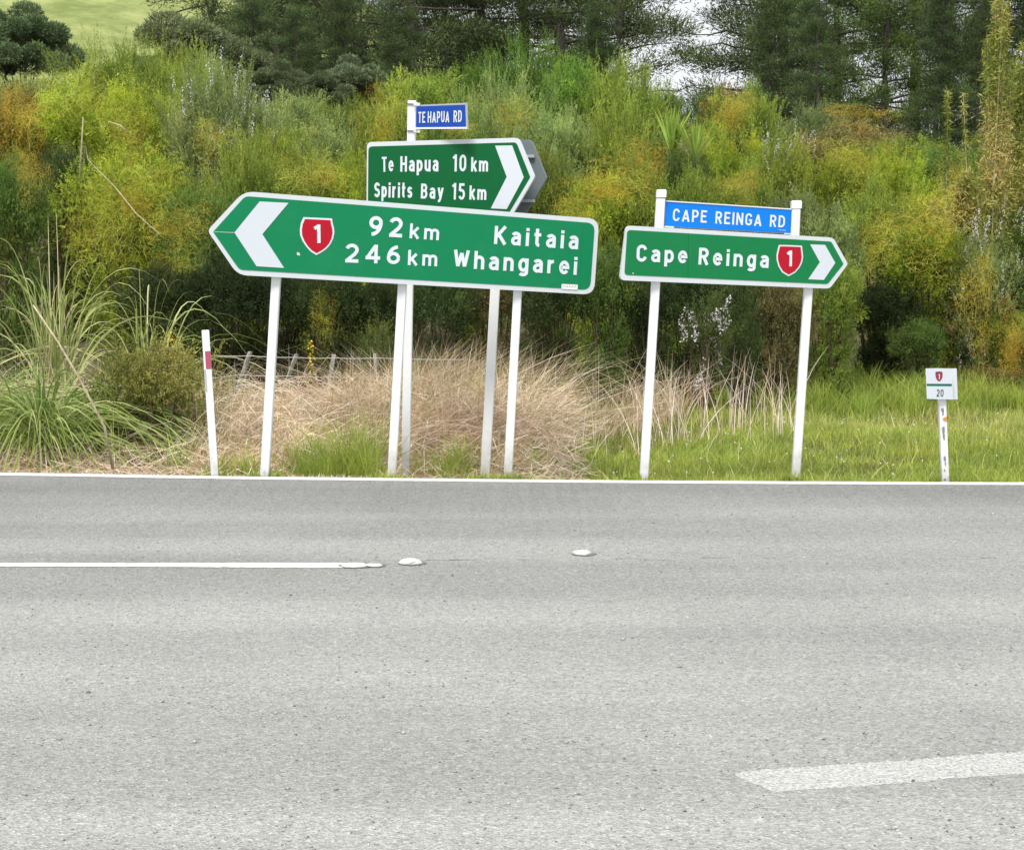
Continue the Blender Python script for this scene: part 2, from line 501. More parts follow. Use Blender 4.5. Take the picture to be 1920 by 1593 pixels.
# road sheet: far edge runs along the verge with a ragged line
rx = np.concatenate([[-400, -200, -60], np.arange(-12, 12.01, 0.045), [20, 60, 200, 400]])
rnd = np.random.default_rng(5)
jag = np.cumsum(rnd.normal(0, 0.012, len(rx))); jag -= np.linspace(jag[0], jag[-1], len(rx)); jag = np.clip(jag, -0.05, 0.05)
far_y = edge_y(rx) + 0.10 + jag + rnd.normal(0, 0.006, len(rx))
n = len(rx)
v = np.concatenate([np.stack([rx, far_y, np.zeros(n)], 1), np.stack([rx, far_y, np.full(n, -0.08)], 1),
                    np.stack([rx, np.full(n, 6.0), np.zeros(n)], 1), np.stack([rx, np.full(n, -180.0), np.zeros(n)], 1)])
i = np.arange(n - 1)
f = np.concatenate([np.stack([i, i + n, i + 1 + n, i + 1], 1), np.stack([i + 2 * n, i + 2 * n + 1, i + 1, i], 1), np.stack([i + 3 * n, i + 3 * n + 1, i + 2 * n + 1, i + 2 * n], 1)])
tag(link('road', raw_mesh('road', v, f, 4), M_asph), 'pale grey chipseal road across the foreground', None, None, 'structure')

def strip(name, top_px, bot_px, mat, label, step=0.03, jit=0.006, z=0.0025, seed=1, endtaper=0):
    """painted stripe whose two edges lie on the given ground lines"""
    r = np.random.default_rng(seed)
    A = [G(*p) for p in top_px]; B = [G(*p) for p in bot_px]
    x0 = max(A[0].x, B[0].x); x1 = min(A[-1].x, B[-1].x)
    xs_ = np.arange(x0, x1 + step / 2, step)
    ya = np.interp(xs_, [p.x for p in A], [p.y for p in A]) + r.normal(0, jit, len(xs_))
    yb = np.interp(xs_, [p.x for p in B], [p.y for p in B]) + r.normal(0, jit, len(xs_))
    k = len(xs_)
    v = np.concatenate([np.stack([xs_, ya, np.full(k, z)], 1), np.stack([xs_, yb, np.full(k, z)], 1)])
    i = np.arange(k - 1)
    f = np.stack([i + k, i + k + 1, i + 1, i], 1)
    return tag(link(name, raw_mesh(name, v, f, 4), mat), label, None, None, 'structure')

strip('road_marking_edge_line', [(px, py - 3.0) for px, py in EDGE_PX], [(px, py + 2.6) for px, py in EDGE_PX], M_paint2,
      'thin white edge line along the far side of the road', 0.05, 0.003)
strip('road_marking_centre_line', [(-900, 1050), (0, 1055.3), (300, 1055.5), (500, 1055.0), (640, 1055.2), (700, 1057)],
      [(-900, 1060), (0, 1062.5), (300, 1063.0), (500, 1064.6), (640, 1065), (700, 1061.5)], M_paint2,
      'white centre line ending at the middle of the photo', 0.03, 0.003)
# near worn stripe, lower right, with a slanting end
def near_stripe():
    top = [(1377, 1449), (1480, 1440), (1560, 1434), (1700, 1426), (1800, 1417), (1920, 1409), (2400, 1372)]
    bot = [(1377, 1453), (1400, 1463), (1425, 1473), (1450, 1484), (1560, 1477), (1700, 1467), (1800, 1458), (1920, 1450), (2400, 1410)]
    A = [G(*p) for p in top]; B = [G(*p) for p in bot]
    r = np.random.default_rng(9)
    x0 = A[0].x; x1 = A[-1].x
    xs_ = np.arange(x0, x1, 0.008); k = len(xs_)
    ya = np.interp(xs_, [p.x for p in A], [p.y for p in A]) + r.normal(0, .006, k)
    yb = np.interp(xs_, [p.x for p in B], [p.y for p in B]) + r.normal(0, .0035, k)
    v = np.concatenate([np.stack([xs_, ya, np.full(k, .002)], 1), np.stack([xs_, yb, np.full(k, .0005)], 1)])
    i = np.arange(k - 1)
    tag(link('road_marking_near_stripe', raw_mesh('near_stripe', v, np.stack([i + k, i + k + 1, i + 1, i], 1), 4), M_paint),
        'worn white stripe painted on the near asphalt at lower right', None, None, 'structure')
near_stripe()

M_crack = painted('crack_filler', (0.15, 0.15, 0.145), 0.8, 0.3, 30)
# seam between the two seals: a broken thin dark crack
def seam():
    r = np.random.default_rng(3); mb = MB()
    pts = [(700, 1050), (800, 1050), (900, 1048), (1000, 1049), (1130, 1049), (1300, 1047), (1500, 1046), (1700, 1047), (1920, 1045)]
    A = [G(*p) for p in pts]
    x = A[0].x
    while x < A[-1].x:
        L = r.uniform(0.03, 0.16)
        if r.random() < (0.55 if x < 1.4 else 0.22):
            y = np.interp(x, [p.x for p in A], [p.y for p in A]) + r.normal(0, 0.02)
            w = r.uniform(0.002, 0.006); y2 = y + r.normal(0, 0.008)
            mb.add([(x, y - w, .003), (x + L, y2 - w * .4, .003), (x + L, y2 + w * .4, .003), (x, y + w, .003)], [(0, 1, 2, 3)])
        x += L * r.uniform(0.8, 1.6)
    o = mb.build('road_crack', M_crack)
    tag(o, 'fine broken dark seam running along the middle of the road', None, None, 'structure')
seam()

# loose stone chips
def chips():
    r = np.random.default_rng(11)
    n = 5200
    y = 3.9 + (13.2 - 3.9) * r.random(n) ** 1.3
    x = (r.random(n) - 0.5) * 2 * (y * 0.31 + 0.4)
    extra = 1500                                        # gravel drifted along the verge edge
    xe = r.uniform(-5, 5, extra)
    x = np.concatenate([x, xe]); y = np.concatenate([y, edge_y(xe) + 0.12 + np.abs(r.normal(0, 0.07, extra))])
    n += extra
    s = np.clip(r.lognormal(-5.55, 0.35, n), 0.0018, 0.011)
    s[-extra:] *= 1.5
    z0 = np.where(y > edge_y(x) + 0.08, gz(x, y), 0.0)
    dirs = np.array([[1, 0, 0], [0, 1, 0], [-1, 0, 0], [0, -1, 0], [0, 0, 0.75], [0, 0, -0.2]])
    V = dirs[None] * s[:, None, None] * r.uniform(0.6, 1.35, (n, 6, 1))
    a = r.uniform(0, 6.28, n); ca, sa = np.cos(a)[:, None], np.sin(a)[:, None]
    V = np.stack([V[..., 0] * ca - V[..., 1] * sa, V[..., 0] * sa + V[..., 1] * ca, V[..., 2]], 2)
    V += np.stack([x, y, z0 + 0.001], 1)[:, None]
    tri = np.array([[0, 1, 4], [1, 2, 4], [2, 3, 4], [3, 0, 4], [1, 0, 5], [2, 1, 5], [3, 2, 5], [0, 3, 5]])
    Fc = (np.arange(n)[:, None, None] * 6 + tri[None]).reshape(-1, 3)
    m, nt, out = new_mat('stone_chip')
    b = principled(nt, out, 0.8, 0.3)
    at = N(nt, 'ShaderNodeAttribute', attribute_name='tint')
    nt.links.new(mixc(nt, at.outputs['Fac'], (0.13, 0.13, 0.125), (0.50, 0.50, 0.48)), b.inputs['Base Color'])
    t = np.repeat(np.clip(r.normal(0.4, 0.25, n), 0, 1), 6)
    tag(link('loose_gravel', raw_mesh('loose_gravel', V.reshape(-1, 3), Fc, 3, t), m), 'small loose grey stone chips scattered over the asphalt', 'gravel', None, 'stuff')
chips()

# ------------------------------------------------------------------ stroke lettering (uniform strokes, like highway lettering)
SW = 0.168
h_ = SW / 2
def arc(cx, cy, rx, ry, a0, a1, n=None):
    n = n or max(3, int(abs(a1 - a0) / 18) + 1)
    return [(cx + rx * math.cos(R(a0 + (a1 - a0) * i / (n - 1))), cy + ry * math.sin(R(a0 + (a1 - a0) * i / (n - 1)))) for i in range(n)]

def glyphs():
    g = {}
    B = h_; T = 1 - h_; XH = 0.75; X = XH - h_
    def W(w): return h_, w - h_, w / 2, w / 2 - h_         # L, R, cx, rx
    # ---- capitals
    L, Rr, c, r = W(.62)
    g['T'] = (.60, [[(0, T), (.60, T)], [(.30, 0), (.30, T)]])
    g['H'] = (.64, [[(L, 0), (L, 1)], [(.64 - h_, 0), (.64 - h_, 1)], [(L, .51), (.64 - h_, .51)]])
    g['K'] = (.66, [[(L, 0), (L, 1)], [(.60, 1), (L + .03, .40)], [(.26, .52), (.62, 0)]])
    g['W'] = (.88, [[(.085, 1), (.255, .10), (.44, .84), (.625, .10), (.795, 1)]])
    g['E'] = (.56, [[(.54, T), (L, T), (L, B), (.55, B)], [(L, .52), (.48, .52)]])
    g['I'] = (SW, [[(L, 0), (L, 1)]])
    g['N'] = (.64, [[(L, 0), (L, 1)], [(L, .95), (.555, .05)], [(.64 - h_, 0), (.64 - h_, 1)]])
    g['U'] = (.62, [[(L, 1), (L, B + .2)] + arc(.31, B + .22, r, .22, 190, 350) + [(Rr, B + .2), (Rr, 1)]])
    g['C'] = (.62, [arc(.31, T - .24, r, .24, 8, 180) + arc(.31, B + .24, r, .24, 180, 352)])
    g['G'] = (.64, [arc(.32, T - .24, r + .01, .24, 10, 180) + arc(.32, B + .24, r + .01, .24, 180, 350) + [(.64 - h_, .44), (.34, .44)]])
    g['D'] = (.62, [[(L, B), (L, T), (.26, T)] + arc(.27, T - .27, .265, .27, 80, 0) + arc(.27, B + .27, .265, .27, 0, -80) + [(.26, B), (L - h_, B)], [(L, 0), (L, 1)]])
    g['P'] = (.60, [[(L, 0), (L, 1)], [(L, T), (.31, T)] + arc(.31, T - .235, .205, .235, 80, -80) + [(.31, T - .47), (L, T - .47)]])
    g['R'] = (.62, [[(L, 0), (L, 1)], [(L, T), (.31, T)] + arc(.31, T - .215, .205, .215, 80, -80) + [(.31, T - .43), (L, T - .43)], [(.30, .48), (.54, 0)]])
    g['B'] = (.62, [[(L, 0), (L, 1)], [(L, T), (.31, T)] + arc(.31, T - .195, .19, .195, 80, -80) + [(.31, T - .39), (L, T - .39)],
                    [(.30, T - .39), (.33, T - .39)] + arc(.33, B + .22, .205, .222, 80, -80) + [(.33, B), (L, B)]])
    g['S'] = (.60, [arc(.30, T - .20, .215, .20, 15, 180) + arc(.30, T - .20, .215, .215, 200, 262) + arc(.30, B + .21, .215, .225, 75, 0) + arc(.30, B + .21, .215, .21, -18, -165)])
    g['A'] = (.70, [[(.08, 0), (.35, .93), (.62, 0)], [(.17, .26), (.53, .26)]])
    # ---- lower case
    w = .56; L, Rr, c, r = W(w)
    g['a'] = (.54, [arc(.265, X - .16, .19, .16, 158, 0) + [(.455, 0)], [(.455, .43), (.25, .43)] + arc(.25, B + .163, .165, .163, 100, 265) + [(.38, B + .03), (.455, B + .13)]])
    g['e'] = (w, [[(L, .385), (Rr, .385)] + arc(c, .385, r, X - .385, 12, 180) + arc(c, .375, r, .375 - B, 190, 325)])
    g['p'] = (w, [[(L, -.24), (L, XH)], arc(c, .375, r, .375 - B, 150, -150, 17)])
    g['u'] = (w, [[(L, XH), (L, .26)] + arc(c, .26, r, .26 - B, 190, 345), [(Rr, 0), (Rr, XH)]])
    g['n'] = (w, [[(L, 0), (L, XH)], arc(c, X - .19, r, .19, 165, 8) + [(Rr, X - .2), (Rr, 0)]])
    g['h'] = (w, [[(L, 0), (L, 1)], arc(c, X - .19, r, .19, 165, 8) + [(Rr, X - .2), (Rr, 0)]])
    m_w = .86
    g['m'] = (m_w, [[(L, 0), (L, XH)], arc(.257, X - .17, .173, .17, 165, 8) + [(.43, X - .2), (.43, 0)], arc(.603, X - .17, .173, .17, 165, 8) + [(.777, X - .2), (.777, 0)]])
    g['i'] = (SW, [[(L, 0), (L, XH)], [(L, .83), (L, 1.0)]])
    g['r'] = (.40, [[(L, 0), (L, XH)], arc(.31, X - .22, .225, .22, 160, 80)])
    g['t'] = (.40, [[(.165, 1.0), (.165, .22)] + arc(.30, .22, .135, .135, 190, 275), [(0, X), (.39, X)]])
    g['k'] = (.54, [[(L, 0), (L, 1)], [(.48, XH), (.11, .30)], [(.24, .40), (.50, 0)]])
    g['s'] = (.50, [arc(.25, X - .145, .165, .145, 20, 180) + arc(.25, X - .145, .165, .15, 200, 262) + arc(.25, B + .15, .165, .16, 75, 0) + arc(.25, B + .15, .165, .15, -20, -165)])
    g['y'] = (.56, [[(.08, XH), (.29, .06)], [(.49, XH), (.27, .02), (.18, -.13), (.05, -.15)]])
    g['g'] = (w, [arc(c, .375, r, .375 - B, 30, 330, 17), [(Rr, XH), (Rr, -.02)] + arc(c, -.03, r, .13, 0, -150)])
    # ---- figures
    w = .60; L, Rr, c, r = W(w)
    g['0'] = (w, [arc(c, T - .26, r, .26, 0, 180) + arc(c, B + .26, r, .26, 180, 358) + [(Rr, T - .26)]])
    g['1'] = (.36, [[(.265, 0), (.265, 1)], [(.22, .90), (.02, .78)]])
    g['2'] = (.60, [arc(c, T - .235, r, .235, 165, -20) + [(.42, .45), (.11, .12)], [(.02, B), (.585, B)]])
    g['4'] = (.66, [[(.47, 0), (.47, 1)], [(.44, .93), (.10, .30)], [(.02, .29), (.65, .29)]])
    g['5'] = (.58, [[(.53, T), (.13, T), (.10, .52)], arc(c - .01, B + .24, r, .25, 132, -155)])
    g['6'] = (.60, [arc(c, B + .24, r, .24, 0, 360, 21), [(.48, T)] + arc(.48, .30, .395, T - .30, 105, 178)])
    g['9'] = (.60, [arc(c, T - .24, r, .24, 0, 360, 21), [(.12, B)] + arc(.12, .70, .395, .70 - B, -75, -2)])
    return g
GL = glyphs()

def stroke_poly(pts, hw):
    """outline strip of a polyline, mitred"""
    pts = [Vector((p[0], p[1])) for p in pts]
    q = [pts[0]]
    for p in pts[1:]:
        if (p - q[-1]).length > 1e-5: q.append(p)
    pts = q; n = len(pts); Lf, Rt = [], []
    for i, p in enumerate(pts):
        d0 = (p - pts[i - 1]).normalized() if i > 0 else None
        d1 = (pts[i + 1] - p).normalized() if i < n - 1 else None
        if d0 is None: d0 = d1
        if d1 is None: d1 = d0
        n0 = Vector((-d0.y, d0.x)); n1 = Vector((-d1.y, d1.x))
        m = (n0 + n1)
        if m.length < 1e-4: m = n0.copy()
        m.normalize()
        k = min(1 / max(m.dot(n0), 0.3), 1.7)
        Lf.append(p + m * hw * k); Rt.append(p - m * hw * k)
    return Lf, Rt

class Board:
    """upright plane through two sight-line points; maps photograph pixels onto itself"""
    def __init__(s, pl, dl, pr, dr):
        a = P(pl[0], pl[1], dl); b = P(pr[0], pr[1], dr)
        u = b - a; n = Vector((u.y, -u.x, 0)).normalized()
        if n.y > 0: n = -n
        s.o = a; s.n = n; s.u = u.normalized()
    def at(s, px, py, off=0.0):
        d = ray(px, py)
        t = (s.o + s.n * off - C_).dot(s.n) / d.dot(s.n)
        return C_ + d * t
    def flat(s, px, py):
        return s.at(px, py)
    def plate(s, name, pts, t0, t1, mat, parent):
        mb = MB(); P3 = [s.flat(*p) for p in pts]
        # orient so that the front face looks along n
        nn = Vector((0, 0, 0))
        for i in range(len(P3)):
            nn += (P3[i] - P3[0]).cross(P3[(i + 1) % len(P3)] - P3[0])
        if nn.dot(s.n) < 0: P3.reverse()
        mb.prism(P3, s.n, t0, t1)
        return mb.build(name, mat, parent)
    def text(s, name, string, p0, p1, cap_px, off, mat, parent, sw=1.0, gap=0.20, space=0.42, thick=0.0012):
        """string set on the baseline p0-p1 (photograph pixels), capitals cap_px high"""
        a = s.flat(*p0); b = s.flat(*p1); e1 = (b - a); L = e1.length; e1.normalize()
        top = s.flat(p0[0], p0[1] - cap_px)
        H = (top - a).length
        e2 = Vector((0, 0, 1)) - e1 * e1.z; e2.normalize()
        adv = 0; runs = []
        for k, ch in enumerate(string):
            if ch == ' ': adv += space; continue
            runs.append((ch, adv)); adv += GL[ch][0] + gap
        W0 = adv - gap
        fx = (L / H) / W0
        mb = MB(); z = 0
        hw = 1.10 * h_ * sw * min(1.0, 0.35 + 0.65 * fx)
        for ch, x0 in runs:
            pieces = []
            for st in GL[ch][1]:
                cur = [st[0]]
                for q0, q1, q2 in zip(st[:-2], st[1:-1], st[2:]):
                    cur.append(q1)
                    a2 = Vector(((q1[0] - q0[0]) * fx, q1[1] - q0[1])); b2 = Vector(((q2[0] - q1[0]) * fx, q2[1] - q1[1]))
                    if a2.length > 1e-4 and b2.length > 1e-4 and a2.normalized().dot(b2.normalized()) < -0.3:
                        pieces.append(cur); cur = [q1]
                cur.append(st[-1]); pieces.append(cur)
            for st in pieces:
                pts = [((x0 + x) * fx, y) for x, y in st]
                Lf, Rt = stroke_poly(pts, hw)
                zz = off + 0.0002 * (z % 5); z += 1
                fr = [a + e1 * (q.x * H) + e2 * (q.y * H) + s.n * (zz + thick) for q in Lf] + [a + e1 * (q.x * H) + e2 * (q.y * H) + s.n * (zz + thick) for q in Rt]
                k = len(Lf)
                fs = [(k + i, k + i + 1, i + 1, i) for i in range(k - 1)]
                mb.add(fr, fs)
        return mb.build(name, mat, parent)

def rounded(pts, rads, n=6):
    """2D polygon with rounded corners"""
    out = []; m = len(pts)
    for i, (p, r) in enumerate(zip(pts, rads)):
        p = Vector(p); a = Vector(pts[i - 1]); b = Vector(pts[(i + 1) % m])
        if r <= 0: out.append(tuple(p)); continue
        d0 = (a - p).normalized(); d1 = (b - p).normalized()
        s0 = p + d0 * r; s1 = p + d1 * r
        for k in range(n + 1):
            t = k / n
            q = s0 * (1 - t) ** 2 + p * 2 * t * (1 - t) + s1 * t * t
            out.append(tuple(q))
    return out

def Z1(x, y): return (380 + x / 3.9825, 180 + y / 3.9825)       # pixels read in enlargements
def Z2(x, y): return (670 + x / 3.9825, 180 + y / 3.9825)
def Z3(x, y): return (1150 + x / 4.085, 340 + y / 4.085)
def Z6(x, y): return (1650 + x / 5.689, 640 + y / 5.689)

def post(name, base, top, d, w_px, mat, parent, depth=0.066, yaw=0.0, dt=0.0, chamf=0.006, extra=0.35):
    """squared timber post: base and top are pixels of the axis at distance d"""
    a = P(base[0], base[1], d); b = P(top[0], top[1], d + dt)
    ax = (b - a).normalized()
    a0 = a - ax * extra
    w = w_px / FPX * d / 2; dp = depth / 2
    ex_ = Vector((math.cos(yaw), math.sin(yaw), 0)); ex_ = (ex_ - ax * ex_.dot(ax)).normalized()
    ey_ = ax.cross(ex_) * -1
    sec = [(-w + chamf, -dp), (w - chamf, -dp), (w, -dp + chamf), (w, dp - chamf), (w - chamf, dp), (-w + chamf, dp), (-w, dp - chamf), (-w, -dp + chamf)]
    if ey_.y < 0: ey_ = -ey_
    vs = [a0 + ex_ * x + ey_ * (y + dp) for x, y in sec] + [b + ex_ * x + ey_ * (y + dp) for x, y in sec] + [b + ax * 0.004 + ex_ * x * .8 + ey_ * (y * .8 + dp) for x, y in sec]
    fs = []
    for r0 in (0, 8):
        fs += [(r0 + i, r0 + (i + 1) % 8, r0 + 8 + (i + 1) % 8, r0 + 8 + i) for i in range(8)]
    fs += [tuple(range(7, -1, -1)), tuple(range(16, 24))]
    mb = MB(); mb.add(vs, fs)
    return mb.build(name, mat, parent), a, b, ax, ex_

SHIELD = [(752, 905), (860, 910), (966, 915), (969, 945), (980, 985), (983, 1020), (974, 1065), (955, 1105), (925, 1140), (890, 1166), (848, 1188), (808, 1163), (775, 1128), (746, 1085), (728, 1040), (725, 1000), (732, 950)]
def shield(bd, fmap, outer, parent, off, one):
    pts = [fmap(*p) for p in outer]
    o = bd.plate('route_shield', pts, off, off + 0.0015, M_letter, parent)
    cx = sum(p[0] for p in pts) / len(pts); cy = sum(p[1] for p in pts) / len(pts)
    inner = [(cx + (p[0] - cx) * 0.89, cy + (p[1] - cy) * 0.90) for p in pts]
    bd.plate('red_field', inner, off + 0.002, off + 0.0032, M_red, o)
    (x0, y0, x1, y1) = one
    bd.text('numeral', '1', (x0, y1), (x1, y1), y1 - y0, off + 0.004, M_letter, o, sw=1.0)
    return o

# ---- 1: Kaitaia / Whangarei
base = G(595, 894.5)
kt = thing('direction_sign', 'long green arrow sign pointing left to Kaitaia 92 km and Whangarei 246 km', 'road sign', base)
B1 = Board((446, 438), 12.78, (1115, 482), 13.30)
outer = rounded([Z1(36, 1005), Z1(310, 711), Z2(1806, 918), Z2(1768, 1484), Z1(262, 1336)], [9, 20, 22, 22, 18])
inner = rounded([Z1(78, 1014), Z1(318, 748), Z2(1774, 950), Z2(1738, 1448), Z1(275, 1297)], [2, 8, 16, 16, 8])
bo = B1.plate('board', outer, -0.035, 0.0, M_border, kt)
B1.plate('green_face', inner, 0.001, 0.003, M_green, kt)
B1.plate('chevron', [Z1(425, 788), Z1(641, 799), Z1(445, 1032), Z1(608, 1284), Z1(402, 1271), Z1(237, 1020)], 0.004, 0.0055, M_arrow, kt)
shield(B1, Z1, SHIELD, kt, 0.004, Z1(832, 960) + Z1(880, 1098))
B1.text('lettering', '92', Z2(84, 1043), Z2(335, 1056), 37, 0.004, M_letter, kt, gap=.27)
B1.text('lettering', 'km', Z2(387, 1062), Z2(608, 1078), 28, 0.004, M_letter, kt, gap=.27)
B1.text('lettering', '246', Z1(1060, 1241), Z1(1474, 1256), 35, 0.004, M_letter, kt, gap=.27)
B1.text('lettering', 'km', Z2(375, 1262), Z2(595, 1272), 28.5, 0.004, M_letter, kt, gap=.27)
B1.text('lettering', 'Kaitaia', Z2(1020, 1105), Z2(1645, 1146), 34, 0.004, M_letter, kt, gap=.30)
B1.text('lettering', 'Whangarei', Z2(714, 1282), Z2(1635, 1336), 34, 0.004, M_letter, kt, gap=.27)
B1.plate('maker_label', [Z2(1525, 1403), Z2(1645, 1409), Z2(1643, 1447), Z2(1523, 1440)], 0.004, 0.005, M_post, kt)
mbp = MB()
for k in range(9):
    x = 1535 + k * 11 + (k % 3) * 2; y = 1412 + (k % 2) * 7 + k * .5
    q = [B1.at(*Z2(*p), 0.0056) for p in ((x, y), (x, y + 8), (x + 7, y + 8), (x + 7, y))]
    mbp.add(q, [(0, 1, 2, 3)])
mbp.build('small_print', M_grayprint, kt)
B1.plate('panel_joint', [Z2(1683, 965), Z2(1686, 965), Z2(1660, 1440), Z2(1657, 1440)], 0.0032, 0.0036, M_green3, kt)
B1.plate('paint_chip', [Z1(703, 1166), Z1(722, 1170), Z1(728, 1192), Z1(704, 1188)], 0.004, 0.005, M_arrow, kt)
B1.plate('scratch', [Z1(88, 1013), Z1(236, 1018.5), Z1(236, 1022), Z1(88, 1016)], 0.004, 0.0045, M_arrow, kt)
def post_top_under(bd, base, slope_top, d): pass
for (bx, by, tx, ty, w) in ((495.5, 893.7, 521.5, 505, 16.6), (734, 896.5, 759.0, 505, 16.4), (952, 900, 974.6, 530, 16.0)):
    pb = B1.at(tx, ty); d = pb.y + 0.04
    post('post', (bx, by), (tx + (tx - bx) * .0, ty - 60), d, w, M_post, kt, 0.066)
for yy in (470 - 60, 470 + 25):
    a = B1.at(470, yy - 10, -0.036); b_ = B1.at(1085, yy + 35, -0.036)
    mb = MB(); mb.box((a + b_) / 2, (b_ - a) / 2, Vector((0, 0, .02)), B1.n * 0.004); mb.build('back_rail', M_alu_light, kt)

# ---- 2: Te Hapua / Spirits Bay, yawed strongly, with a second board back to back
th = thing('direction_sign', 'angled green sign coloured in a shaded tone to Te Hapua 10 km and Spirits Bay 15 km', 'road sign', G(835, 897, -0.1))
B2 = Board((689, 330), 14.10, (990, 332), 13.42)
outer = rounded([Z2(72, 345), Z2(1203, 312), Z2(1324, 606), Z2(1150, 900), Z2(68, 865)], [9, 10, 5, 10, 9])
inner = rounded([Z2(84, 378), Z2(1188, 347), Z2(1292, 606), Z2(1133, 872), Z2(80, 838)], [8, 6, 2, 6, 8])
B2.plate('board', outer, -0.02, 0.0, M_border, th)
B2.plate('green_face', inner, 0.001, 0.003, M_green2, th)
B2.plate('chevron', [Z2(1031, 372), Z2(1158, 370), Z2(1245, 608), Z2(1118, 845), Z2(999, 840), Z2(1118, 605)], 0.004, 0.0055, M_arrow, th)
for s_, p0, p1, c_, sw_ in (('Te', (187, 568), (272, 565), 28.5, 1.0), ('Hapua', (325, 566), (606, 564), 28.8, 1.05), ('10', (715, 565), (814, 565), 32, .95), ('km', (853, 565), (976, 565), 27, 1.05),
                     ('Spirits', (130, 757), (410, 762), 28, 1.1), ('Bay', (478, 766), (643, 770), 28, 1.02), ('15', (709, 773), (803, 776), 31, .95), ('km', (840, 774), (963, 777), 26.5, 1.05)):
    B2.text('lettering', s_, Z2(*p0), Z2(*p1), c_, 0.004, M_letter, th, sw=sw_, gap=.26)
# rear board: the same outline set back behind the posts
ro = [B2.flat(*p) - B2.n * 0.20 for p in outer]
mb = MB(); nn = Vector((0, 0, 0))
for i in range(len(ro)): nn += (ro[i] - ro[0]).cross(ro[(i + 1) % len(ro)] - ro[0])
ro2 = ro if nn.dot(B2.n) > 0 else ro[::-1]
mb.prism(ro2, B2.n, -0.02, 0.0)
mb.build('rear_board', M_alu, th)
for yy in (450, 783):
    a = B2.at(*Z2(150, yy), -0.185); b_ = B2.at(*Z2(1322, yy), -0.185)
    a = a + B2.u * 0.0; mb = MB(); mb.box((a + b_) / 2, (b_ - a) / 2, Vector((0, 0, .011)), B2.n * 0.012)
    mb.build('back_rail', M_alu_light, th)
dA = B2.at(772, 330, -0.095).y; dB = B2.at(931, 400, -0.095).y
post('post', (760, 896.8), (772.4, 189.5), dA, 16.2, M_post, th, 0.07)
post('post', (908.9, 899.6), (936, 400), dB, 18.0, M_post, th, 0.07)
# street name blade on the tall post
tb = thing('street_name_sign', 'small blue TE HAPUA RD street blade strapped to the tall white post top', 'street sign', P(780, 220, dA - .05))
B4 = Board((779, 220), dA - 0.06, (876, 217), dA - 0.50)
B4.plate('frame', [Z2(437, 68), Z2(815, 52), Z2(822, 246), Z2(434, 247)], -0.012, 0.0, M_alu_light, tb)
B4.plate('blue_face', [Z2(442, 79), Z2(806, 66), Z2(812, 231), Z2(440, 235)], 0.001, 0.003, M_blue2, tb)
B4.text('lettering', 'TE HAPUA', Z2(458, 203), Z2(690, 198), 21, 0.004, M_letter, tb, sw=.95, space=.3)
B4.text('lettering', 'RD', Z2(722, 197), Z2(783, 195), 22, 0.004, M_letter, tb, sw=.95)
B4.plate('bottom_channel', [Z2(436, 236), Z2(815, 233), Z2(822, 246), Z2(434, 248)], 0.004, 0.012, M_post, tb)
for yy in (60, 261):
    mb = MB()
    a = P(*Z2(373, yy), dA - 0.006); b_ = P(*Z2(441, yy + 2), dA - 0.006)
    mb.box((a + b_) / 2, (b_ - a) / 2, Vector((0, 0, .004)), Vector((0, 0.004, 0))); mb.build('strap', M_strap, tb)
    mb = MB(); a = P(*Z2(420, yy - 1), dA - 0.02); b_ = B4.at(*Z2(466, yy + 3), 0.004)
    mb.box((a + b_) / 2, (b_ - a) / 2, Vector((0, 0, .012)), Vector((0, 0.006, 0))); mb.build('clamp', M_post, tb)

# ---- 3: Cape Reinga
cr_ = thing('direction_sign', 'green arrow sign pointing right to Cape Reinga with red route shield on two white posts', 'road sign', G(1350, 901.5))
B3 = Board((1172, 474), 12.62, (1558, 494), 12.98)
outer = rounded([Z3(101, 338), Z3(1684, 431), Z3(1797, 632), Z3(1658, 822), Z3(51, 757)], [10, 8, 4, 8, 10])
inner = rounded([Z3(106, 372), Z3(1668, 461), Z3(1762, 632), Z3(1640, 786), Z3(84, 716)], [7, 4, 1, 4, 7])
B3.plate('board', outer, -0.035, 0.0, M_border, cr_)
B3.plate('green_face', inner, 0.001, 0.003, M_green3, cr_)
B3.plate('chevron', [Z3(1505, 483), Z3(1620, 487), Z3(1698, 625), Z3(1610, 755), Z3(1491, 750), Z3(1580, 620)], 0.004, 0.0055, M_arrow, cr_)
shield(B3, Z3, [(1266, 487), (1350, 489), (1443, 493), (1446, 530), (1452, 575), (1444, 620), (1425, 660), (1390, 700), (1340, 727), (1290, 697), (1262, 650), (1249, 605), (1247, 565), (1257, 520)], cr_, 0.004, Z3(1326, 530) + Z3(1364, 651))
B3.text('lettering', 'Cape', Z3(175, 613), Z3(562, 628), 31.5, 0.004, M_letter, cr_, gap=.28)
B3.text('lettering', 'Reinga', Z3(650, 637), Z3(1185, 664), 31.5, 0.004, M_letter, cr_, gap=.28)
B3.plate('paint_chip', [Z3(145, 700), Z3(155, 700), Z3(155, 709), Z3(145, 709)], 0.004, 0.005, M_arrow, cr_)
dC = B3.at(1230, 480).y + 0.04; dD = B3.at(1515, 495).y + 0.04
post('post', (1207.5, 901), (1239.5, 372), dC, 16.4, M_post, cr_, 0.066)
post('post', (1492.5, 902.6), (1519.5, 500), dD, 15.6, M_post, cr_, 0.066)
for yy, x0, x1 in ((450, 1190, 1560), (510, 1185, 1560)):
    a = B3.at(x0, yy - 8, -0.036); b_ = B3.at(x1, yy + 10, -0.036)
    mb = MB(); mb.box((a + b_) / 2, (b_ - a) / 2, Vector((0, 0, .015)), B3.n * 0.004); mb.build('back_rail', M_alu_light, cr_)
B3.plate('panel_joint', [Z3(572, 398), Z3(575, 398), Z3(572, 735), Z3(569, 735)], 0.0032, 0.0036, M_green2, cr_)
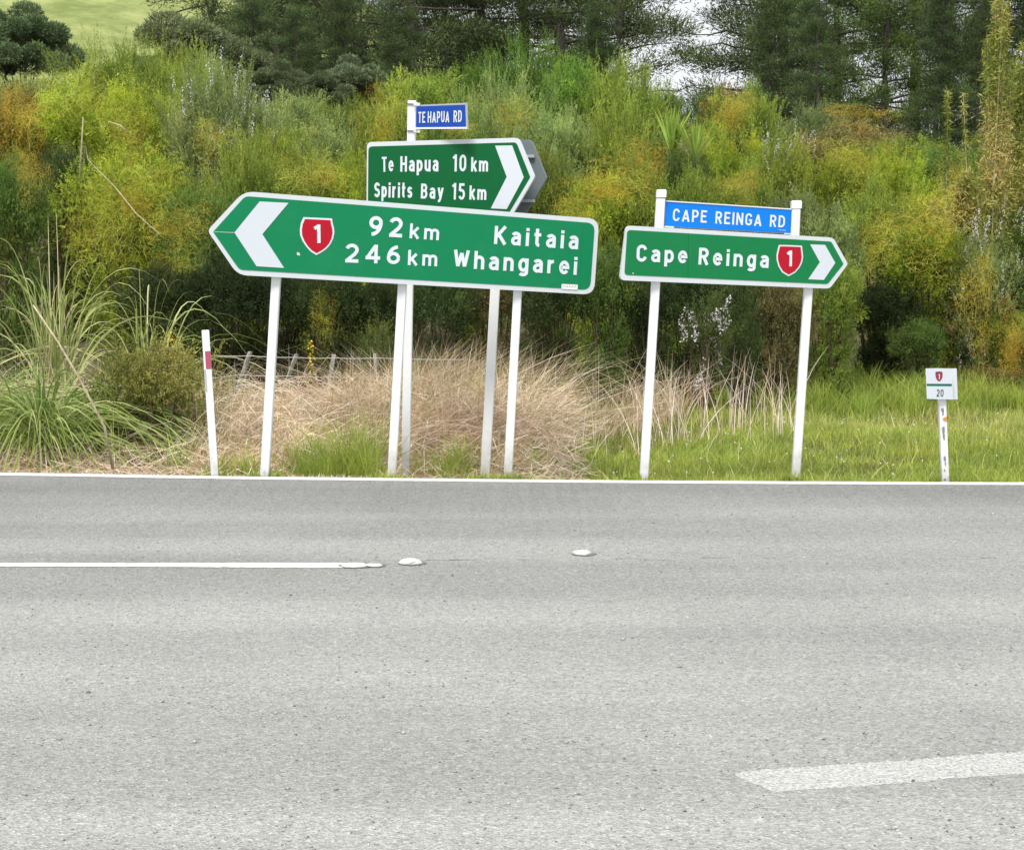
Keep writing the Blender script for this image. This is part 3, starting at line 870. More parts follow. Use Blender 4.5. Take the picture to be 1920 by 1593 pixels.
nb = thing('street_name_sign', 'bright blue CAPE REINGA RD blade between two white post tops above the right arrow sign', 'street sign', P(1366, 430, dC))
st, *_r = post('stub_post', (1488.5, 500), (1493.6, 388), dD + 0.0, 15.8, M_post, nb, 0.06, extra=0.0)
B5 = Board((1247, 400), dC + 0.03, (1485, 415), dD + 0.03)
B5.plate('frame', [Z3(402, 150), Z3(1372, 214), Z3(1361, 404), Z3(390, 350)], -0.012, 0.0, M_alu_light, nb)
B5.plate('blue_face', [Z3(404, 157), Z3(1369, 222), Z3(1359, 397), Z3(392, 343)], 0.001, 0.003, M_blue, nb)
B5.plate('top_channel', [Z3(400, 147), Z3(1385, 211), Z3(1385, 219), Z3(400, 155)], 0.003, 0.008, M_post, nb)
B5.plate('clip', [Z3(390, 342), Z3(461, 346), Z3(460, 358), Z3(389, 352)], 0.004, 0.008, M_post, nb)
B5.plate('clip', [Z3(1306, 396), Z3(1362, 400), Z3(1361, 408), Z3(1305, 404)], 0.004, 0.008, M_post, nb)
B5.text('lettering', 'CAPE', Z3(452, 304), Z3(713, 319), 23.5, 0.004, M_letter, nb, sw=.9)
B5.text('lettering', 'REINGA', Z3(778, 324), Z3(1131, 345), 23.2, 0.004, M_letter, nb, sw=.9)
B5.text('lettering', 'RD', Z3(1195, 348), Z3(1309, 355), 22.5, 0.004, M_letter, nb, sw=.9)
mb = MB()
for k in range(6):
    x = 1268 + k * 9; y = 368 + (k % 2) * 3 + k * .7
    mb.add([B5.at(*Z3(*q), 0.0045) for q in ((x, y), (x, y + 5), (x + 6, y + 5), (x + 6, y))], [(0, 1, 2, 3)])
mb.build('small_print', M_letter, nb)
# moulded caps
for nm, cx, y0, d, w in (('post_cap', 1240.4, 370, dC, 18.0), ('post_cap', 1494.2, 390.5, dD, 18.0)):
    a = P(cx - .3, y0, d - .006); b_ = P(cx + .4, y0 - 11.5, d - .006)
    hw = w / FPX * d / 2
    mb = MB()
    sec = [(-hw, 0), (hw, 0), (hw, .078), (-hw, .078)]
    ring = lambda c, k, dz=0: [c + Vector((x * k, (y - .039) * k + .039, dz)) for x, y in sec]
    vs = ring(a, 1) + ring(b_, 1) + ring(b_, .8, .012)
    fs = [(0, 1, 5, 4), (1, 2, 6, 5), (2, 3, 7, 6), (3, 0, 4, 7), (4, 5, 9, 8), (5, 6, 10, 9), (6, 7, 11, 10), (7, 4, 8, 11), (8, 9, 10, 11), (3, 2, 1, 0)]
    mb.add(vs, fs); mb.build(nm, M_post, cr_ if cx < 1300 else nb)

# ---- edge marker post, leaning
em = thing('edge_marker_post', 'leaning white edge marker post with faded red band at the road edge', 'marker post', G(401, 892.5))
po, a, b_, ax, exv = post('post', (403, 892.3), (385.5, 620), G(401, 892).y, 13.6, M_post, em, 0.05, yaw=R(14), chamf=0.003)
Lp = (b_ - a).length
ey2 = ax.cross(exv); ey2 = ey2 if ey2.y < 0 else -ey2
def face_patch(t0, t1, x0, x1, off, mat, name, parent, a=a, b_=b_, exv=exv, ey2=ey2):
    p0 = a.lerp(b_, t0); p1 = a.lerp(b_, t1)
    mb = MB()
    mb.add([p0 + exv * x0 + ey2 * off, p0 + exv * x1 + ey2 * off, p1 + exv * x1 + ey2 * off, p1 + exv * x0 + ey2 * off], [(0, 1, 2, 3)])
    mb.build(name, mat, parent)
hw = 13.6 / FPX * 12.9 / 2
face_patch((892 - 691) / 272, (892 - 658) / 272, -hw + .012, hw - .001, .0022, M_pink, 'red_band', em)
face_patch((892 - 733) / 272, (892 - 692) / 272, -hw - .0, -hw + .010, .003, M_alu_light, 'reflector_backing', em)

# ---- kilometre plate
km = thing('distance_marker', 'small white square plate with route shield and number 20 on a patchy white post', 'marker sign', G(1773, 902))
dK = G(1773, 902).y
po, a, b_, ax, exv = post('post', (1773.5, 902), (1767.0, 735), dK, 13.2, M_post, km, 0.05, chamf=0.003)
ey2 = Vector((0, -1, 0))
B6 = Board((1738, 720), dK - .055, (1786, 720), dK - .02)
B6r = Board((1738, 720), dK + .075, (1796, 720), dK + .03)
B6r.plate('rear_plate', [Z6(640, 288), Z6(818, 288), Z6(830, 618), Z6(660, 616)], -0.003, 0.0, M_border, km)
B6.plate('plate', [Z6(487, 288), Z6(628, 285), Z6(764, 290), Z6(780, 619), Z6(640, 616), Z6(501, 612)], -0.003, 0.0, M_arrow, km)
B6.plate('green_bar', [Z6(497, 451), Z6(764, 452), Z6(765, 475), Z6(499, 473)], 0.001, 0.002, M_tealbar, km)
sh_ = B6.plate('route_shield', [Z6(592, 324), Z6(628, 319), Z6(663, 323), Z6(667, 350), Z6(664, 385), Z6(650, 410), Z6(630, 427), Z6(610, 412), Z6(596, 388), Z6(590, 350)], 0.001, 0.002, M_dullred, km)
B6.text('numeral', '1', Z6(619, 402), Z6(634, 402), 9.5, 0.003, M_letter, sh_)
B6.text('lettering', '20', Z6(600, 587), Z6(674, 588), 14.0, 0.002, M_black, km, sw=.7)
def wpatch(cx, cy, w, hh, seed, mat=None, name='worn_patch'):
    r = random.Random(seed); Y = dK - .0035
    k = 12; pts = []
    for i in range(k):
        t = 2 * math.pi * i / k; q = r.uniform(.65, 1.1)
        x, y = Z6(cx + math.cos(t) * w * q, cy + math.sin(t) * hh * q)
        pts.append(P(x, y, Y))
    m_ = MB(); m_.add(pts, [tuple(range(k - 1, -1, -1))]); m_.build(name, mat or M_worn, km)
wpatch(668, 730, 18, 28, 1); wpatch(672, 770, 9, 22, 2); wpatch(676, 945, 20, 46, 3); wpatch(683, 1010, 14, 34, 4)
wpatch(684, 1040, 11, 10, 5); wpatch(691, 1250, 15, 34, 6); wpatch(698, 1300, 10, 26, 7); wpatch(690, 1375, 9, 18, 8); wpatch(692, 1470, 18, 12, 9)
m_ = MB(); m_.add([P(*Z6(*q), dK - .006) for q in ((664, 824), (690, 845), (712, 847), (712, 803), (692, 806))], [(0, 1, 2, 3, 4)]); m_.build('orange_reflector', M_orange, km)

# ---- raised road markers (low domes on the asphalt)
def stud(px, py, w, d_, hgt, label, seed, rot=0.0):
    r = random.Random(seed); c = G(px, py)
    t = thing('road_stud', label, 'road marker', c)
    mb = MB(); K = 9; rings = [(1.0, 0.0), (.86, .55), (.62, .85), (.35, .97)]
    vs = []
    for q, z in rings:
        for i in range(K):
            an = 2 * math.pi * i / K
            jj = 1 + r.uniform(-.13, .10)
            x = math.cos(an) * w * q * jj; y = math.sin(an) * d_ * q * jj
            vs.append(c + Vector((x * math.cos(rot) - y * math.sin(rot), x * math.sin(rot) + y * math.cos(rot), 0.004 + z * hgt)))
    vs.append(c + Vector((0, 0, .004 + hgt)))
    fs = []
    for a_ in range(3):
        fs += [(a_ * K + i, a_ * K + (i + 1) % K, a_ * K + K + (i + 1) % K, a_ * K + K + i) for i in range(K)]
    fs += [(3 * K + i, 3 * K + (i + 1) % K, 4 * K) for i in range(K)]
    mb.add(vs, fs); mb.build('dome', M_paint2, t)
    mb = MB(); vs = []
    for i in range(20):
        an = 2 * math.pi * i / 20; q = 1.22 + r.uniform(-.14, .10)
        vs.append(c + Vector((math.cos(an) * w * q + .01, math.sin(an) * d_ * q - d_ * .15, .0035)))
    mb.add(vs, [tuple(range(20))]); mb.build('bitumen_pad', M_seal, t)
M_seal = painted('dark_sealant', (0.16, 0.16, 0.155), 0.8, 0.3, 30)
stud(769, 1055.5, .060, .060, .022, 'white raised road stud just past the end of the centre line', 2)
stud(1091, 1038, .056, .055, .016, 'white raised road stud alone on bare asphalt right of the centre line', 3, .1)
stud(664, 1060, .075, .07, .007, 'raised road stud painted over white inside the centre line end', 4)
stud(699, 1060, .05, .05, .004, 'thin worn white patch of marker at the very tip of the centre line', 5)

# ================================================================== vegetation
def unit(v): return v / np.maximum(np.linalg.norm(v, axis=-1, keepdims=True), 1e-9)

def tris(P0, D, L, W, r, t):
    """one pointed leaf per row: base P0, direction D, length L, width W -> verts, tint"""
    n = len(P0)
    side = unit(np.cross(D, unit(r.normal(size=(n, 3)))))
    a = P0 - side * (W / 2)[:, None]; b_ = P0 + side * (W / 2)[:, None]; c = P0 + D * L[:, None]
    return np.stack([a, b_, c], 1).reshape(-1, 3), np.repeat(t, 3)

def quads(P0, D, L, W, r, t):
    """leaf with a broad middle: 4 corners"""
    n = len(P0)
    side = unit(np.cross(D, unit(r.normal(size=(n, 3)))))
    mid = P0 + D * (L * .45)[:, None]
    return np.stack([P0, mid + side * (W / 2)[:, None], P0 + D * L[:, None], mid - side * (W / 2)[:, None]], 1).reshape(-1, 3), np.repeat(t, 4)

def ell_pts(n, r):
    return unit(r.normal(size=(n, 3)))

def lobes_for(r, n, R_, H_, low=0.25):
    """a domed crown of overlapping lobes above a narrower skirt"""
    out = []
    nc = int(n * .68)
    for i in range(nc):                                   # crown dome
        f = (i + .5) / nc; a = i * 2.39996 + r.uniform(-.3, .3)
        el = math.asin(1 - 1.15 * f * .92) if 1 - 1.15 * f * .92 > -1 else -.2
        s = R_ * r.uniform(.38, .56)
        rr = R_ * .66 * math.cos(el) * r.uniform(.8, 1.1)
        z = H_ * .64 + math.sin(el) * (H_ * .36 - s * .75) * r.uniform(.8, 1.05)
        out.append((np.array([rr * math.cos(a), rr * math.sin(a), z]), np.array([s, s, s * r.uniform(.7, .95)])))
    for i in range(n - nc):                               # skirt below
        f = i / max(n - nc - 1, 1); a = i * 2.39996 + 1
        s = R_ * r.uniform(.34, .48); rr = R_ * .42 * r.uniform(.6, 1.1)
        out.append((np.array([rr * math.cos(a), rr * math.sin(a), H_ * (low * .6 + .32 * f)]), np.array([s, s, s * 1.1])))
    return out

def shrub_mesh(seed, R_=1.2, H_=3.2, nl=12, plumes=1500, lp=42, plen=(.25, .6), leaf=(.024, .055), wid=.0085, up=.9, spread=.35, fill=9000, fillsz=.09, low=.2):
    r = np.random.default_rng(seed)
    lobes = lobes_for(r, nl, R_, H_, low)
    V, T = [], []
    per = plumes // nl
    ntuft = max(5, per // 9)
    for c, s in lobes:
        tn = unit(r.normal(size=(ntuft, 3)) + [0, 0, .30])
        tc = c + tn * s * r.uniform(.60, .95, (ntuft, 1))
        td = unit(tn * .8 + np.array([0, 0, up]) + r.normal(0, .25, (ntuft, 3)))
        tt0 = np.clip(r.normal(.5, .20, ntuft) + r.normal(0, .08), .02, .98)
        ts = r.uniform(.7, 1.3, ntuft)
        id_ = r.integers(0, ntuft, per)
        base = tc[id_] + r.normal(0, .045, (per, 3)) * ts[id_][:, None]
        D = unit(td[id_] + r.normal(0, spread * 1.05, (per, 3)))
        Ln = r.uniform(plen[0], plen[1], per) * ts[id_]
        pt = np.clip(tt0[id_] + r.normal(0, .10, per), 0, 1)
        t = r.random((per, lp)) ** .8
        pos = base[:, None] + D[:, None] * (Ln[:, None] * t)[..., None] + r.normal(0, .009, (per, lp, 3))
        bend = (t ** 2 * .08)[..., None] * unit(r.normal(size=(per, 1, 3)))
        pos = pos + bend
        rad = unit(np.cross(np.repeat(D[:, None], lp, 1), r.normal(size=(per, lp, 3))))
        ld = unit(D[:, None] * (1 - spread) + rad * spread * 1.6)
        ln = r.uniform(leaf[0], leaf[1], (per, lp)) * (1.15 - .5 * t)
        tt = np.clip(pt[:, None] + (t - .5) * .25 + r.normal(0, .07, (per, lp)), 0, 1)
        v, ti = tris(pos.reshape(-1, 3), ld.reshape(-1, 3), ln.ravel(), np.full(per * lp, wid), r, tt.ravel())
        V.append(v); T.append(ti)
    k = int(fill * .8) // nl
    for c, s in lobes:
        q = ell_pts(k, r) * (r.random((k, 1)) ** .45) * .80
        pos = c + q * s
        v, ti = tris(pos, unit(q + r.normal(0, .6, (k, 3)) + [0, 0, .5]), r.uniform(.6, 1.3, k) * fillsz, r.uniform(.25, .5, k) * fillsz, r, np.clip(r.normal(.25, .12, k), 0, 1))  # inner leaves get a low tint: interior shade put into their colour
        V.append(v); T.append(ti)
    V = np.concatenate(V); T = np.concatenate(T)
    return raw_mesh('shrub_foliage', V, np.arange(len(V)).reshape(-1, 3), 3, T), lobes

def stem_mesh(lobes, seed, rad=.035):
    r = random.Random(seed); mb = MB()
    for c, s in lobes:
        p0 = Vector((r.uniform(-.18, .18), r.uniform(-.18, .18), -.25)); p1 = Vector(c.tolist())
        md = p0.lerp(p1, .45) + Vector((r.uniform(-.15, .15), r.uniform(-.15, .15), .1))
        mb.tube([p0, p0.lerp(md, .5), md, md.lerp(p1, .55), p1], [rad, rad * .85, rad * .7, rad * .5, rad * .25], 5, False)
    me = bpy.data.meshes.new('shrub_stems'); me.from_pydata(mb.v, [], mb.f); me.materials.append(M_twig)
    return me

def blossom_mesh(lobes, seed, n=1600, sz=.022, zmin=.3, H_=3.2, name='blossom', clump=26, span=.38):
    r = np.random.default_rng(seed); per = n // clump; V = []
    ids = r.integers(0, len(lobes), per)
    for i in ids:
        c, s = lobes[i]
        q = unit(r.normal(size=3) + [0, -.5, .3]); base = c + q * s * r.uniform(.9, 1.1)
        ax = unit(q * .5 + np.array([0, 0, .9]) + r.normal(0, .2, 3)); t = r.uniform(0, span, clump)
        pos = base + ax * t[:, None] + r.normal(0, .02, (clump, 3))
        V.append(pos)
    pos = np.concatenate(V); m = len(pos)
    d = unit(r.normal(size=(m, 3)) + [0, -.4, .4])
    v, ti = quads(pos, d, r.uniform(.6, 1.3, m) * sz, np.full(m, sz * .9), r, r.random(m))
    v2, ti2 = quads(pos, unit(np.cross(d, r.normal(size=(m, 3)))), r.uniform(.6, 1.3, m) * sz, np.full(m, sz * .9), r, r.random(m))
    v = np.concatenate([v, v2]); ti = np.concatenate([ti, ti2])
    return raw_mesh(name, v, np.arange(len(v)).reshape(-1, 4), 4, ti, M_flower)

def ribbons(paths, widths, tint, r, name, mat):
    """paths (n,k,3): thin ribbons"""
    n, k, _ = paths.shape
    tan = np.gradient(paths, axis=1)
    ref = unit(r.normal(size=(n, 1, 3)))
    side = unit(np.cross(tan, np.repeat(ref, k, 1)))
    w = widths[:, None, None] if widths.ndim == 1 else widths[..., None]
    a = paths - side * w / 2; b_ = paths + side * w / 2
    V = np.stack([a, b_], 2).reshape(-1, 3)
    base = (np.arange(n)[:, None] * k + np.arange(k - 1)[None]) * 2
    Fq = np.stack([base, base + 1, base + 3, base + 2], -1).reshape(-1, 4)
    T = np.repeat(tint, 2 * k) if tint.ndim == 1 else np.repeat(tint.ravel(), 2)
    return raw_mesh(name, V, Fq, 4, T, mat)

def tangle_mesh(seed, n=360, k=20, step=.05, w=(.003, .0075), nb=26):
    """loose drape of wiry strands: many small overlapping loops scattered over an irregular patch"""
    r = np.random.default_rng(seed)
    bc = np.stack([r.normal(0, .44, nb), r.normal(0, .30, nb), r.normal(0, .42, nb)], 1); bs = r.uniform(.10, .34, nb)
    wt = bs ** 1.4; i = r.choice(nb, n, p=wt / wt.sum())
    dirn = unit(r.normal(size=(n, 3)) + [0, 0, .35])
    p = bc[i] + dirn * bs[i][:, None] * r.uniform(.5, 1.15, (n, 1))
    head = unit(np.cross(dirn, r.normal(size=(n, 3))))
    curv = r.normal(0, .4, (n, 1)); stray = (r.random((n, 1)) < .18)
    paths = [p]
    for s in range(k - 1):
        outw = unit(p - bc[i])
        pull = np.where(stray, .15, .8)
        head = unit(head + np.cross(outw, head) * curv + r.normal(0, .26, (n, 3)) - outw * (np.linalg.norm(p - bc[i], axis=1) - bs[i] * 1.05)[:, None] * pull + [0, 0, -.05])
        p = p + head * step
        curv = curv * .9 + r.normal(0, .15, (n, 1))
        paths.append(p)
    paths = np.stack(paths, 1)
    bt = r.normal(.5, .22, nb)
    tint = np.clip(bt[i] + r.normal(0, .13, n), 0, 1)
    return ribbons(paths, r.uniform(w[0], w[1], n), tint, r, 'vine_tangle', M_tangle)

# ---- shared meshes
SH = {}
def variant(key, **kw):
    me, lobes = shrub_mesh(**kw)
    me.materials.append(M_plume)
    SH[key] = (me, stem_mesh(lobes, kw['seed']), lobes, kw.get('H_', 3.2), kw.get('R_', 1.2))
variant('a', seed=1, nl=20, plumes=2400, lp=28, wid=.0105, spread=.34, plen=(.13, .30), up=.75)
variant('b', seed=2, nl=20, plumes=2200, lp=30, up=1.1, spread=.28, wid=.010, plen=(.17, .38))
variant('c', seed=3, nl=20, plumes=2600, lp=26, up=.5, spread=.42, leaf=(.020, .042), wid=.012, plen=(.12, .26))
variant('d', seed=4, nl=17, plumes=1600, lp=42, up=1.5, spread=.20, plen=(.28, .62), wid=.0095)
variant('e', seed=5, nl=20, R_=1.3, H_=2.8, up=.45, spread=.5, leaf=(.018, .036), wid=.013, plumes=2700, lp=25, plen=(.11, .25))
variant('f', seed=6, nl=20, R_=1.1, H_=3.6, up=.9, spread=.38, wid=.011, plumes=2200, lp=30, plen=(.14, .32))
variant('g', seed=7, nl=9, R_=.45, H_=.75, up=.4, spread=.6, plumes=420, lp=26, plen=(.08, .2), leaf=(.014, .03), wid=.010, fill=1500, fillsz=.05, low=.25)
variant('h', seed=8, nl=10, R_=.32, H_=1.1, up=1.8, spread=.3, plumes=330, lp=30, plen=(.15, .38), leaf=(.015, .03), wid=.008, fill=900, fillsz=.05, low=.3)
BL = blossom_mesh(SH['a'][2], 3)
BLd = blossom_mesh(SH['d'][2], 4, n=2200)
TG = [tangle_mesh(21), tangle_mesh(22, nb=34), tangle_mesh(23, n=650, step=.042), tangle_mesh(24, n=330, step=.06, nb=18)]

# colours of the kinds (object colour, linear)
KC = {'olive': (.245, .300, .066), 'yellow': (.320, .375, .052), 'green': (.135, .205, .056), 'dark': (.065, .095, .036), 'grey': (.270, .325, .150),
      'orange': (.40, .29, .060), 'bright': (.170, .285, .060), 'brown': (.23, .19, .095), 'deep': (.034, .052, .020)}  # dark and deep carry the shade of hollows and overhangs in the leaf colour
rs = random.Random(77)

def shrub(px, ytop, hw, d, kind, var, label, blossom=None, group='shrubs massed along the bank'):
    c = P(px, ytop, d); z0 = gz1(c.x, d) - .05
    H = c.z - z0
    me, st, lobes, H0, R0 = SH[var]
    t = thing('shrub', label, 'shrub', (c.x, d, z0), group)
    sr = hw / FPX * d / R0 * 1.02; sz = H / (H0 * 1.02)
    sy = sr * .95
    rot = rs.uniform(0, 6.28)
    for nm, mesh in (('foliage', me), ('stem', st)) + ((('blossom', blossom),) if blossom else ()):
        o = bpy.data.objects.new(nm, mesh); COL.objects.link(o); o.parent = t
        o.scale = (sr, sy, sz); o.rotation_euler = (0, 0, rot)
        if nm == 'blossom': o.rotation_euler = (0, 0, 0)
        k = KC[kind]; j = rs.uniform(.82, 1.38)
        o.color = (k[0] * j, k[1] * j * rs.uniform(.97, 1.03), k[2] * j, 1)
    return t

def vine(px, py, wpx, hpx, d, label, orange=0.0, var=0):
    c = P(px, py, d)
    t = bpy.data.objects.new('vine_tangle', TG[var]); COL.objects.link(t)
    t.location = c
    wpx *= .80; hpx *= .80; t.scale = (wpx / FPX * d, .8 * min(wpx, hpx) / FPX * d, hpx / FPX * d)
    t.rotation_euler = (0, 0, rs.uniform(-.6, .6) + (math.pi if rs.random() < .5 else 0))
    orange *= .72; y = (.42, .48, .06); o_ = (.66, .42, .055)
    t.color = tuple(a_ * (1 - orange) + b2 * orange for a_, b2 in zip(y, o_)) + (1,)
    tag(t, label, 'vine', 'yellow and orange vine tangles over the shrubs')

SHRUBS = [
 # back row
 (40, 130, 110, 29, 'grey', 'c', 'grey green shrub at the far left below the round dark tree'),
 (215, 88, 120, 28, 'olive', 'd', 'tall wispy olive shrub whose plumes rise against the pasture'),
 (330, 95, 90, 30, 'olive', 'd', 'wispy shrub with feathery shoots in front of the flat-topped tree'),
 (450, 185, 110, 28, 'grey', 'b', 'grey green shrub behind the tall silver-edged plume shrub'),
 (560, 160, 80, 29, 'grey', 'b', 'grey green shrub below the dark rounded trees, left of centre'),
 (655, 180, 70, 28, 'olive', 'a', 'olive shrub against the dark trees up left from the TE HAPUA RD blade'),
 (790, 118, 105, 28, 'olive', 'b', 'high olive shrub directly above the TE HAPUA RD blade'),
 (905, 100, 70, 30, 'bright', 'f', 'bright green shrub with pointed top right of the blade'),
 (985, 82, 90, 30, 'bright', 'd', 'tallest bright green shrub with several pointed tips under the pines'),
 (1070, 100, 70, 29, 'bright', 'f', 'bright green pointed shrub right of the tallest bright one'),
 (1165, 118, 95, 29, 'olive', 'd', 'upright feathery shrub left of the bright sky gap'),
 (1240, 150, 60, 31, 'green', 'f', 'dark green small shrub at the foot of the sky gap'),
 (1335, 150, 60, 30, 'green', 'b', 'green shrub right of the sky gap under the pine'),
 (1400, 155, 80, 28, 'olive', 'a', 'olive shrub with orange flecks up behind the green sword-leaved tuft'),
 (1530, 182, 75, 34, 'grey', 'e', 'distant flat grey green shrub dome under the right pines'),
 (1600, 218, 130, 31, 'brown', 'e', 'low wide domed shrub with orange brown top under the pines'),
 (1700, 250, 110, 30, 'olive', 'e', 'olive brown shrub dome sloping down to the right'),
 (1790, 270, 90, 28, 'green', 'c', 'green shrub beside the thin leafy sapling at right'),
 (1900, 240, 100, 29, 'olive', 'a', 'olive shrub behind the tall straw-leaved thicket'),
 # middle row
 (20, 165, 90, 24.5, 'orange', 'a', 'orange tinged shrub at the left edge of the photo'),
 (150, 140, 130, 25, 'yellow', 'a', 'broad yellow green shrub near the upper left corner'),
 (265, 150, 90, 26, 'yellow', 'c', 'yellow green shrub beside the broad yellow one'),
 (405, 128, 105, 24.5, 'grey', 'd', 'tall pale green plume shrub with silvery blossom on its right edge'),
 (520, 220, 90, 24.5, 'olive', 'b', 'olive shrub up left of the Te Hapua sign'),
 (620, 215, 90, 24.5, 'grey', 'a', 'grey olive shrub left of the blade post'),
 (735, 165, 85, 24, 'olive', 'c', 'olive shrub with yellow flecks behind the tall white post'),
 (850, 190, 80, 24, 'green', 'b', 'green shrub behind the blue TE HAPUA RD blade'),
 (950, 150, 90, 25, 'grey', 'd', 'pale feathery shrub above the rear board tip'),
 (1050, 190, 90, 24.5, 'grey', 'b', 'pale grey green shrub right of the Te Hapua arrow tip'),
 (1150, 200, 85, 24.5, 'olive', 'd', 'olive brown plume shrub halfway between the two blue blades'),
 (1250, 230, 90, 24, 'olive', 'c', 'shrub holding the bright sword-leaved tuft above CAPE REINGA RD'),
 (1360, 235, 90, 24, 'yellow', 'a', 'yellow olive shrub above the blue CAPE REINGA RD blade'),
 (1460, 240, 80, 24.5, 'olive', 'b', 'olive shrub with white blossom sprays up right of the blue blade'),
 (1570, 275, 100, 24, 'yellow', 'c', 'yellow green rounded shrub up right from the Cape Reinga arrow'),
 (1670, 270, 80, 24.5, 'yellow', 'a', 'yellow green shrub top under the domed brown shrub'),
 (1770, 330, 90, 23.5, 'yellow', 'b', 'light shrub left of the straw-leaved thicket'),
 (1880, 280, 100, 24, 'olive', 'f', 'dense olive shrub at the right edge of the photo'),
 (1288, 256, 68, 21.8, 'green', 'c', 'green shrub directly below the sword-leaved tuft'),
 (380, 120, 60, 27, 'olive', 'd', 'wispy shrub between the flat-topped tree and the tall plume shrub'),
 # front row
 (15, 270, 90, 20.5, 'green', 'e', 'tall dark green shrub filling the left edge beside the arching grass'),
 (120, 260, 80, 22.5, 'dark', 'c', 'dark shrub in the hollow behind the broken pale stick'),
 (245, 265, 150, 21.5, 'yellow', 'e', 'big rounded yellow shrub left of the long arrow sign'),
 (370, 330, 90, 20.8, 'green', 'a', 'green shrub close to the tip of the long left arrow'),
 (470, 260, 90, 21.5, 'olive', 'd', 'upright olive shrub above the left end of the long sign'),
 (570, 270, 85, 21.5, 'olive', 'a', 'olive shrub above the middle left of the long sign'),
 (660, 275, 75, 21.5, 'yellow', 'e', 'yellowish shrub touching the left edge of the Te Hapua sign'),
 (760, 290, 90, 21.5, 'green', 'c', 'green shrub hidden behind the Te Hapua sign'),
 (900, 280, 90, 21.5, 'olive', 'a', 'olive shrub between the Te Hapua sign and the plumes above'),
 (1030, 265, 75, 22, 'olive', 'e', 'olive shrub just right of the grey rear board'),
 (1120, 310, 80, 21.2, 'yellow', 'c', 'shrub overgrown with orange vine right of the Te Hapua arrow'),
 (1200, 290, 75, 21.3, 'olive', 'a', 'shrub left of the taller blade post of Cape Reinga'),
 (1300, 300, 80, 21, 'olive', 'e', 'olive shrub behind the CAPE lettering of the blue blade'),
 (1400, 300, 80, 21, 'olive', 'a', 'brown olive shrub behind the REINGA lettering of the blue blade'),
 (1490, 340, 70, 20.2, 'grey', 'c', 'grey green willowy shrub behind the right end of the blue blade'),
 (1560, 380, 70, 19.6, 'grey', 'f', 'tall grey green shrub reaching the ground right of the Cape Reinga arrow'),
 (1650, 330, 85, 20.8, 'olive', 'a', 'olive shrub halfway from the arrow tip to the square marker'),
 (1750, 400, 90, 20.5, 'yellow', 'c', 'orange flecked shrub above the square distance marker'),
 (1850, 430, 80, 20.2, 'grey', 'e', 'grey green shrub with pale blossom behind the right edge thicket'),
 (1930, 400, 80, 20.5, 'green', 'a', 'green shrub cut off by the right edge of the photo'),
 # low row under the signs, shade below the crowns put into dark foliage colours
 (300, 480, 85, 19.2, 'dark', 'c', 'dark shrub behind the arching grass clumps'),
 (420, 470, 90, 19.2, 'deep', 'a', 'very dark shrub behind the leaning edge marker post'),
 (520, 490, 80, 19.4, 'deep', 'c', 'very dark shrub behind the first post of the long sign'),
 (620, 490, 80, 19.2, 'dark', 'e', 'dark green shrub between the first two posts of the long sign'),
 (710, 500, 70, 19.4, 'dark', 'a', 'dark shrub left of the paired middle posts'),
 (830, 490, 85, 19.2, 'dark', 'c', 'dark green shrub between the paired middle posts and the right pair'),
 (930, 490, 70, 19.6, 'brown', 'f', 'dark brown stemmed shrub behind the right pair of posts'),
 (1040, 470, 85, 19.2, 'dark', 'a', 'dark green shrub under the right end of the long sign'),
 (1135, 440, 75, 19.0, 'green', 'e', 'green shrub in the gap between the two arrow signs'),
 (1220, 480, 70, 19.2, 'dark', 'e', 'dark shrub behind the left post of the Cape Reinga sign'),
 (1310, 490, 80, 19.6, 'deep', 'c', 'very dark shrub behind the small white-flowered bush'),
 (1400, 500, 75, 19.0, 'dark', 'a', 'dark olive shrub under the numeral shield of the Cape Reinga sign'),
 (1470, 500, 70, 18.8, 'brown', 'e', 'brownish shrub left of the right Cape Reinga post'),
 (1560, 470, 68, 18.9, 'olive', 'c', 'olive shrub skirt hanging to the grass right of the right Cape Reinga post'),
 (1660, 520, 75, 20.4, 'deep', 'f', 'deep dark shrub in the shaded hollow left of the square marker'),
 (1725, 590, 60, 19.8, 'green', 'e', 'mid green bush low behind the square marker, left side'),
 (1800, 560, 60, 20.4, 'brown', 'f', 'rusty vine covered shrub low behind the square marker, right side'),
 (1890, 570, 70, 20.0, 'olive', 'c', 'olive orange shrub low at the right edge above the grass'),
]
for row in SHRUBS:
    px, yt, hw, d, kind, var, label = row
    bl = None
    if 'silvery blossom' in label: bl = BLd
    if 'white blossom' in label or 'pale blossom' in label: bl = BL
    shrub(px, yt, hw, d, kind, var, label, bl)

